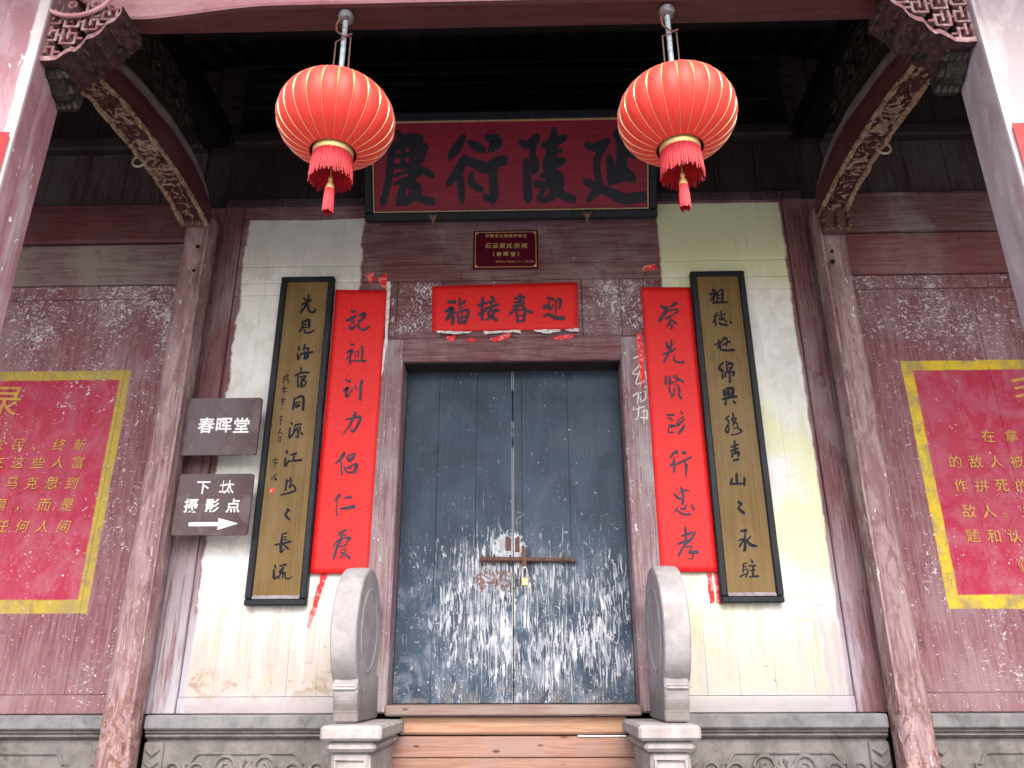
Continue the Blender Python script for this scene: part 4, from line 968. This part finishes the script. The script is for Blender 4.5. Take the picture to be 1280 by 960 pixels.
for i in range(58):
    x = -5.8 + 11.6*i/57; parts.append(tube_geo([(x, -3.92, rz(-3.92)+.14), (x, .4, rz(.4)+.14)], .055, 8))
tag(link('roof_tile', *join(parts), M_tile, rf, True), kind='stuff')
# infill between front beam and roof, lattice of dark boards
for i in range(16): box('frieze_board', -2.6 + i*.325, -2.6 + (i+1)*.325-.004, -2.53, -2.49, 5.955, 6.22, M_black, rf, .003)
# dark lattice strip seen above the plaque
for k in range(5): box('lattice_rail', -2.59, 2.59, -.30+.0*k, -.27, 6.52+k*.12, 6.535+k*.12, M_black, rf, .003)
for s in (-1, 1):
    e = box('added_end_wall', s*5.81 if s > 0 else -6.0, 6.0 if s > 0 else -5.81, -3.2, .3, .452, 7.2, M_plaster, None, 0)  # out of view, added to stop side light and darken the upper porch
    tag(e, 'unseen pale plaster wall added to block side light from the %s' % ('left' if s < 0 else 'right'), 'wall', 'added porch end walls')

# ------------------------------------------------------------------ name plaque over the door
pb = W(458, 278, -.12); bw = 1.285
pt = Vector((0, -.50, W(640, 139, -.50).z)); pz0 = (W(458, 278, -.12).z + W(820, 272, -.12).z)/2; cxp = (W(458, 278, -.12).x + W(820, 272, -.12).x)/2
plq = thing('name_plaque', (cxp, -.12, pz0), 'large crimson plaque with black frame and four big black characters over the door', 'plaque')
ax = Vector((1, 0, 0)); azv = (Vector((0, -.50, pt.z)) - Vector((0, -.12, pz0))); PH = azv.length; azv.normalize(); an = azv.cross(ax); an = -an if an.y > 0 else an   # outward normal
O = Vector((cxp, -.12, pz0))
def PP(u, v, d): return O + ax*u + azv*v + an*d
def pbox(name, u0, u1, v0, v1, d0, d1, m, parent, bev=.004):
    bm = bmesh.new(); bbox(bm, u0, u1, v0, v1, d0, d1, bev)
    for q in bm.verts: q.co = PP(q.co.x, q.co.y, q.co.z)
    bmesh.ops.recalc_face_normals(bm, faces=bm.faces); return bm_obj(name, bm, m, parent)
fw = .075
pbox('panel', -bw+.05, bw-.05, .05, PH-.05, -.05, .0, M_plq, plq, .0)
pbox('frame_bar', -bw, bw, 0, fw, -.06, .035, M_frame, plq, .01); pbox('frame_bar', -bw, bw, PH-fw, PH, -.06, .035, M_frame, plq, .01)
pbox('frame_bar', -bw, -bw+fw, fw+.001, PH-fw-.001, -.06, .034, M_frame, plq, .01); pbox('frame_bar', bw-fw, bw, fw+.001, PH-fw-.001, -.06, .034, M_frame, plq, .01)
g0 = fw + .001; gw = .012
pbox('gilt_bar', -bw+g0, bw-g0, g0, g0+gw, 0, .022, M_gilt, plq, .002); pbox('gilt_bar', -bw+g0, bw-g0, PH-g0-gw, PH-g0, 0, .022, M_gilt, plq, .002)
pbox('gilt_bar', -bw+g0, -bw+g0+gw, g0+gw+.001, PH-g0-gw-.001, 0, .022, M_gilt, plq, .002); pbox('gilt_bar', bw-g0-gw, bw-g0, g0+gw+.001, PH-g0-gw-.001, 0, .022, M_gilt, plq, .002)
def on_plq(px, py, d):
    r_ = ray(px, py); P0 = PP(0, 0, d); return CAM + r_*((P0-CAM).dot(an)/r_.dot(an))
for crop, s in PLQ:
    link('character', *brush_geo(parse(s), lambda x, y, i: on_plq(crop[0]+x/crop[2], crop[1]+y/crop[2],   .002 + i*.0001), 1.26, .06), M_ink, plq)
for px in (542, 734):
    v = on_plq(px, 271 if px < 600 else 268, .04); u = v.x - cxp
    hk = join([tube_geo([PP(u-.035, .05, .045), PP(u-.015, .03, .062), PP(u+.0, .0, .055), PP(u+.0, -.035, .02), PP(u, -.04, -.06)], [.012, .018, .015, .013, .012], 8), tube_geo([PP(u+.035, .05, .045), PP(u+.015, .03, .062), PP(u, .0, .055)], [.012, .018, .014], 8)])
    link('iron_hook', *hk, M_wire, plq, True)

# small enamel plaque
a = W(592, 289, -.025); b = W(673, 336, -.025)
sp_ = thing('heritage_plate', ((a.x+b.x)/2, -.02, b.z), 'small maroon enamel plate with gold lettering under the big plaque', 'plate')
box('plate', a.x, b.x, -.030, -.0165, b.z, a.z, M_mar, sp_, .003)
x0, x1, z0, z1 = a.x+.016, b.x-.016, b.z+.018, a.z-.016; YB = -.0315
box('border_line', x0, x1, YB, -.0302, z0, z0+.005, M_gtxt, sp_, 0); box('border_line', x0, x1, YB, -.0302, z1-.005, z1, M_gtxt, sp_, 0)
box('border_line', x0, x0+.005, YB, -.0302, z0+.0052, z1-.0052, M_gtxt, sp_, 0); box('border_line', x1-.005, x1, YB, -.0302, z0+.0052, z1-.0052, M_gtxt, sp_, 0)
for cx_, cz_, sx, sz in ((x0, z0, 1, 1), (x1, z0, -1, 1), (x0, z1, 1, -1), (x1, z1, -1, -1)):
    prism('corner_ornament', [(cx_+sx*.006, cz_+sz*.006), (cx_+sx*.030, cz_+sz*.006), (cx_+sx*.006, cz_+sz*.030)], 'y', -.0303, -.0319, M_gtxt, sp_)
def line(txt, px0, px1, py, size, m, parent, Y, **k):
    n = len(txt)
    for i, ch in enumerate(txt):
        v = W(px0 + (px1-px0)*i/max(1, n-1), py, Y); glyph('character', ch, v.x, v.z, size, Y, m, parent, **k)
line('安徽省文物保护单位', 609, 656, 294.8, .037, M_gtxt, sp_, -.0303, bold=.012)
line('石潭吴氏宗祠', 610, 655, 307.3, .056, M_gtxt, sp_, -.0303, bold=.01, shear=.15)
line('（春晖堂）', 615, 650, 317.6, .047, M_gtxt, sp_, -.0303, bold=.016)
line('安徽省人民政府二〇一二年公布', 621, 666, 327, .020, M_gtxt, sp_, -.0303, bold=.004)

# ------------------------------------------------------------------ red banner and scrolls
a = W(540, 357, -.0285); b = W(722.5, 411, -.0285); a2 = W(722, 352, -.0285); b2 = W(540, 414, -.0285)
YP = -.030
def paper_sheet(name, corners, Y, nx, nz, m, parent, amp=.004):
    (x0, zt0), (x1, zt1), (x1b, zb1), (x0b, zb0) = corners; V, Fc = [], []
    for i in range(nz+1):
        v = i/nz
        for j in range(nx+1):
            u = j/nx; xt = x0+(x1-x0)*u; xb = x0b+(x1b-x0b)*u; zt = zt0+(zt1-zt0)*u; zb = zb0+(zb1-zb0)*u
            x = xt+(xb-xt)*v; z = zt+(zb-zt)*v
            V.append((x, Y - amp*(.5+.5*mnoise.noise(Vector((x*4, 1.3, z*3.2)))) , z))
    for i in range(nz):
        for j in range(nx): q = i*(nx+1)+j; Fc.append((q, q+nx+1, q+nx+2, q+1))
    o = link(name, V, Fc, m, parent, True)
    md = o.modifiers.new('thickness', 'SOLIDIFY'); md.thickness = .0008; md.offset = -1
    return o
ban = thing('red_banner', ((a.x+b.x)/2, YP, b.z), 'horizontal red paper banner with four brush characters above the door', 'banner')
paper_sheet('sheet', [(a.x, a.z), (a2.x, a2.z), (b.x, b.z), (b2.x, b2.z)], YP+.012, 24, 10, M_red, ban, .003)
for s in BAN: brush('character', s, BN, YP+.0075, M_ink2, ban, 1.4)
def scroll(side, corners, chars):
    c = [W(px, py, -.035) for px, py in corners]; xc = (c[0].x+c[1].x)/2
    t = thing('red_scroll', (xc, -.03, c[2].z), 'long red paper scroll with seven brush characters %s of the door' % side, 'scroll', 'pair of red couplet scrolls beside the door')
    paper_sheet('sheet', [(v.x, v.z) for v in c], -.033, 10, 50, M_red, t, .004)
    for crop, s in chars: brush('character', s, crop, -.0375, M_ink2, t, 1.35)
scroll('left', [(420, 362), (484, 363), (460, 717), (387.5, 717)], SCL)
scroll('right', [(801, 359), (863, 359), (898, 715), (826, 715)], SCR)

# ------------------------------------------------------------------ gold lacquer boards
def gold_board(side, x0, x1, z0, z1, chars, small=()):
    t = thing('lacquer_board', ((x0+x1)/2, -.04, z0), 'tall brown gold board in a black frame with eleven dark characters, %s of the door' % side, 'board', 'pair of framed vertical boards beside the door')
    f = .052; y0, y1 = -.075, -.010
    box('panel', x0+.03, x1-.03, -.052, -.015, z0+.03, z1-.03, M_gold, t, 0)
    box('frame_bar', x0, x1, y0, y1, z1-f*.9, z1, M_frame, t, .008); box('frame_bar', x0, x1, y0, y1, z0, z0+f*.9, M_frame, t, .008)
    box('frame_bar', x0, x0+f, y0+.001, y1, z0+f*.9+.001, z1-f*.9-.001, M_frame, t, .008); box('frame_bar', x1-f, x1, y0+.001, y1, z0+f*.9+.001, z1-f*.9-.001, M_frame, t, .008)
    prism('dusty_ledge', [(-.0525, z0+f*.9+.028), (-.072, z0+f*.9+.001), (-.0525, z0+f*.9+.001)], 'x', x0+f+.002, x1-f-.002, M_grey, t)
    for crop, s in chars: brush('character', s, crop, -.0525, M_inkg, t, 1.3)
    for crop, s in small: brush('small_character', s, crop, -.0525, M_inkg, t, 1.0)
    if small:
        v = W(320+160/8, 550+502/8, -.053); o = box('seal_mark', v.x-.017, v.x+.017, -.0536, -.0525, v.z-.018, v.z+.018, M_scrap, t, 0)
    return t
v0, v1 = W(352, 346, -.07), W(305, 757, -.07); v2 = W(419, 345, -.07)
gx0, gx1, gz1, gz0 = -1.998, -1.535, v0.z, v1.z
gold_board('left', gx0, gx1, gz0, gz1, GOL, GOLs)
v0, v1 = W(863, 339, -.07), W(980, 753, -.07)
gold_board('right', 1.535, 1.995, v1.z, v0.z, GOR)

# ------------------------------------------------------------------ direction signs
def sign(x0, x1, z0, z1, label):
    t = thing('enamel_sign', ((x0+x1)/2, -.20, z0), label, 'sign', 'brown signs beside the left column')
    pts = []
    for cx_, cz_, a0 in ((x1-.018, z1-.018, 0), (x0+.018, z1-.018, 90), (x0+.018, z0+.018, 180), (x1-.018, z0+.018, 270)):
        for k in range(5): q = R(a0 + 22.5*k); pts.append((cx_+.018*math.cos(q), cz_+.018*math.sin(q)))
    prism('plate', pts, 'y', -.205, -.180, M_sign, t, .002)
    for xx in (x0+.10, x1-.17): tube('mounting_bolt', [(xx, -.17, z1-.03), (xx, -.02, z1-.03)], .006, M_rust, t, 6)
    return t
YS = -.205
s1 = sign(-2.585, -1.990, 3.250, 3.722, 'upper brown sign reading 春晖堂 in white, beside the left column')
line('春晖堂', 258, 302, 531.5, .135, M_wtxt, s1, YS, bold=.020, lift=.0012)
s2 = sign(-2.560, -1.985, 2.628, 3.100, 'lower brown sign with white arrow and 摄影点, below the 春晖堂 sign')
line('下', 254, 254, 609.5, .112, M_wtxt, s2, YS, bold=.012, lift=.0012)
v = W(279, 608, YS); glyph('character', '土', v.x-.001, v.z, .105, YS, M_wtxt, s2, .012, wx=.55, lift=.0012)
v = W(286, 608.5, YS); glyph('character', '太', v.x+.004, v.z, .112, YS, M_wtxt, s2, .012, wx=.70, lift=.0013)
line('摄影点', 239, 291.5, 632, .112, M_wtxt, s2, YS, bold=.016, lift=.0012)
ar = [(236, 653), (273, 652.6), (273, 647.5), (297.5, 654.3), (271.5, 662.5), (272.5, 657.5), (235.5, 657.8)]
link('arrow', [tuple(W(x, y, YS-.0012)) for x, y in ar], [tuple(range(len(ar)))], M_wtxt, s2)

# ------------------------------------------------------------------ lanterns
def lantern():
    ztop = 5.272; zc = 4.505; a_, c_h = .322, .228
    t = thing('red_lantern', (0, -2.52, 3.94), '', 'lantern', 'pair of red lanterns under the front beam')
    t.location = (0, -2.52, 0.)
    X, Y = 0., -2.52
    n = 24; seg = n*6; V, Fc = [], []; rings = 30
    th0, th1 = R(-70), R(72)
    prof = []
    for i in range(rings+1):
        th_ = th0 + (th1-th0)*i/rings; prof.append((a_*max(.0, math.cos(th_))**.88, zc + c_h*math.sin(th_)/math.sin(R(76)), th_))
    for r_, z, th_ in prof:
        for k in range(seg):
            q = 2*math.pi*k/seg; lob = abs(math.sin(q*n/2)); f = 1 + .030*(lob**.7 - .75)*math.cos(th_)**.5
            V.append((X + r_*f*math.cos(q), Y + r_*f*math.sin(q), z))
    for i in range(rings):
        for k in range(seg): Fc.append((i*seg+k, i*seg+(k+1) % seg, (i+1)*seg+(k+1) % seg, (i+1)*seg+k))
    link('fabric_body', V, Fc, M_fab, t, True)
    rib_me = None
    for k in range(n):
        q = 2*math.pi*k/n; V, Fc = [], []; m_ = 24
        for i in range(m_+1):
            th_ = R(-69) + R(139)*i/m_; r_ = a_*math.cos(th_)**.88*(1 - .0225*math.cos(th_)**.5) + .0035; z = zc + c_h*math.sin(th_)/math.sin(R(76))
            b = max(0, math.sin(max(0, min(1, (th_+.35)/1.35))*math.pi)); w_ = .0011 + .0050*b**2.6
            for sg in (-1, 0, 1):
                rr = r_ + (.003 if sg == 0 else -.001); V.append((X + rr*math.cos(q) - sg*w_*math.sin(q), Y + rr*math.sin(q) + sg*w_*math.cos(q), z))
        for i in range(m_):
            for j in range(2): Fc.append((i*3+j, i*3+j+1, (i+1)*3+j+1, (i+1)*3+j))
        if rib_me is None: o = link('rib', V, Fc, M_rib, t, True); rib_me = o.data
        else:
            o = bpy.data.objects.new('rib', rib_me); C.objects.link(o); o.parent = t; o.rotation_euler.z = q
    # ribs were built about the thing's own axis: shift mesh so the axis passes through the origin
    zb, zt_ = prof[0][1], prof[-1][1]; rb = prof[0][0]
    lathe('gold_top_ring', [(.085, zt_-.02), (.112, zt_-.02), (.114, zt_+.016), (.085, zt_+.020), (.0, zt_+.020)], X, Y, M_rib, t, 32)
    lathe('gold_bottom_ring', [(.0, zb+.004), (.084, zb+.004), (.086, zb-.030), (.104, zb-.030), (.109, zb-.012), (.112, zb+.012), (.10, zb+.022)], X, Y, M_goldring, t, 32)
    # fringe: separate thin strands
    tb = []; ns = 110
    for k in range(ns):
        q = 2*math.pi*k/ns; r0 = .102 + (k % 2)*.003; L = .160 + random.uniform(-.022, .010); e = random.uniform(-.006, .008)
        tb.append(tube_geo([(X+r0*math.cos(q), Y+r0*math.sin(q), zb-.022), (X+(r0+.006)*math.cos(q), Y+(r0+.006)*math.sin(q), zb-.022-L*.5), (X+(r0+.008+e)*math.cos(q+e*3), Y+(r0+.008+e)*math.sin(q+e*3), zb-.022-L)], [.0035, .0042, .0025], 4, False))
    tb.append(lathe_geo([(.098, zb-.02), (.104, zb-.09), (.106, zb-.145)], X, Y, 40))
    tag(link('fringe', *join(tb), M_fringe, t, True), kind='stuff')
    ta = tube('tassel_cord', [(X, Y, zb-.02), (X, Y, zb-.175)], .0035, M_goldring, t, 6)
    lathe('tassel_cap', [(0, zb-.155), (.010, zb-.158), (.013, zb-.175), (.009, zb-.185), (.020, zb-.205), (.025, zb-.232), (0, zb-.232)], X, Y, M_goldring, t, 16)
    tb = []
    for k in range(36):
        q = 2*math.pi*k/36; tb.append(tube_geo([(X+.021*math.cos(q), Y+.021*math.sin(q), zb-.23), (X+.026*math.cos(q), Y+.026*math.sin(q), zb-.30), (X+.027*math.cos(q), Y+.027*math.sin(q), zb-.37+random.uniform(-.01, .01))], .0035, 4, False))
    tb.append(lathe_geo([(.018, zb-.23), (.023, zb-.30), (.023, zb-.36)], X, Y, 16))
    tag(link('tassel', *join(tb), M_fringe, t, True), kind='stuff')
    tube('pole', [(X, Y, ztop-.01), (X, Y, zt_+.01)], .0155, M_pole, t, 12)
    lathe('beam_mount', [(.0, ztop), (.040, ztop), (.046, ztop-.02), (.040, ztop-.045), (.020, ztop-.055), (.0, ztop-.055)], X, Y, M_mount, t, 20)
    for sg, dz in ((-1, 0), (1, .03)):
        tube('hanger_wire', [(X, Y-.02, ztop-.205+dz), (X+sg*.042, Y-.01, ztop-.215+dz), (X+sg*.044, Y-.01, zt_+.01)], .0045, M_wire, t, 6)
    tube('cable', [(X-.015, Y-.02, ztop-.03), (X-.045, Y-.02, ztop-.09), (X-.04, Y-.025, ztop-.15), (X+.01, Y-.03, ztop-.20), (X+.05, Y-.02, ztop-.17)], .006, M_wire, t, 6)
    return t
M_goldring = mat('gold_band', (.80, .58, .24), .4, .5, .4)
t1 = lantern()
for ch in t1.children:
    if ch.name.startswith('rib'): pass
t1.location = (-.913, -2.52, 0.); t1['label'] = 'left round red lantern with gold ribs, hanging in front of the character 慶'
t2 = t1.copy(); C.objects.link(t2); t2.location = (.965, -2.52, -.012); t2.rotation_euler.z = R(6); t2['label'] = 'right round red lantern with gold ribs, hanging in front of the character 延'
for ch in list(t1.children): c2 = ch.copy(); C.objects.link(c2); c2.parent = t2
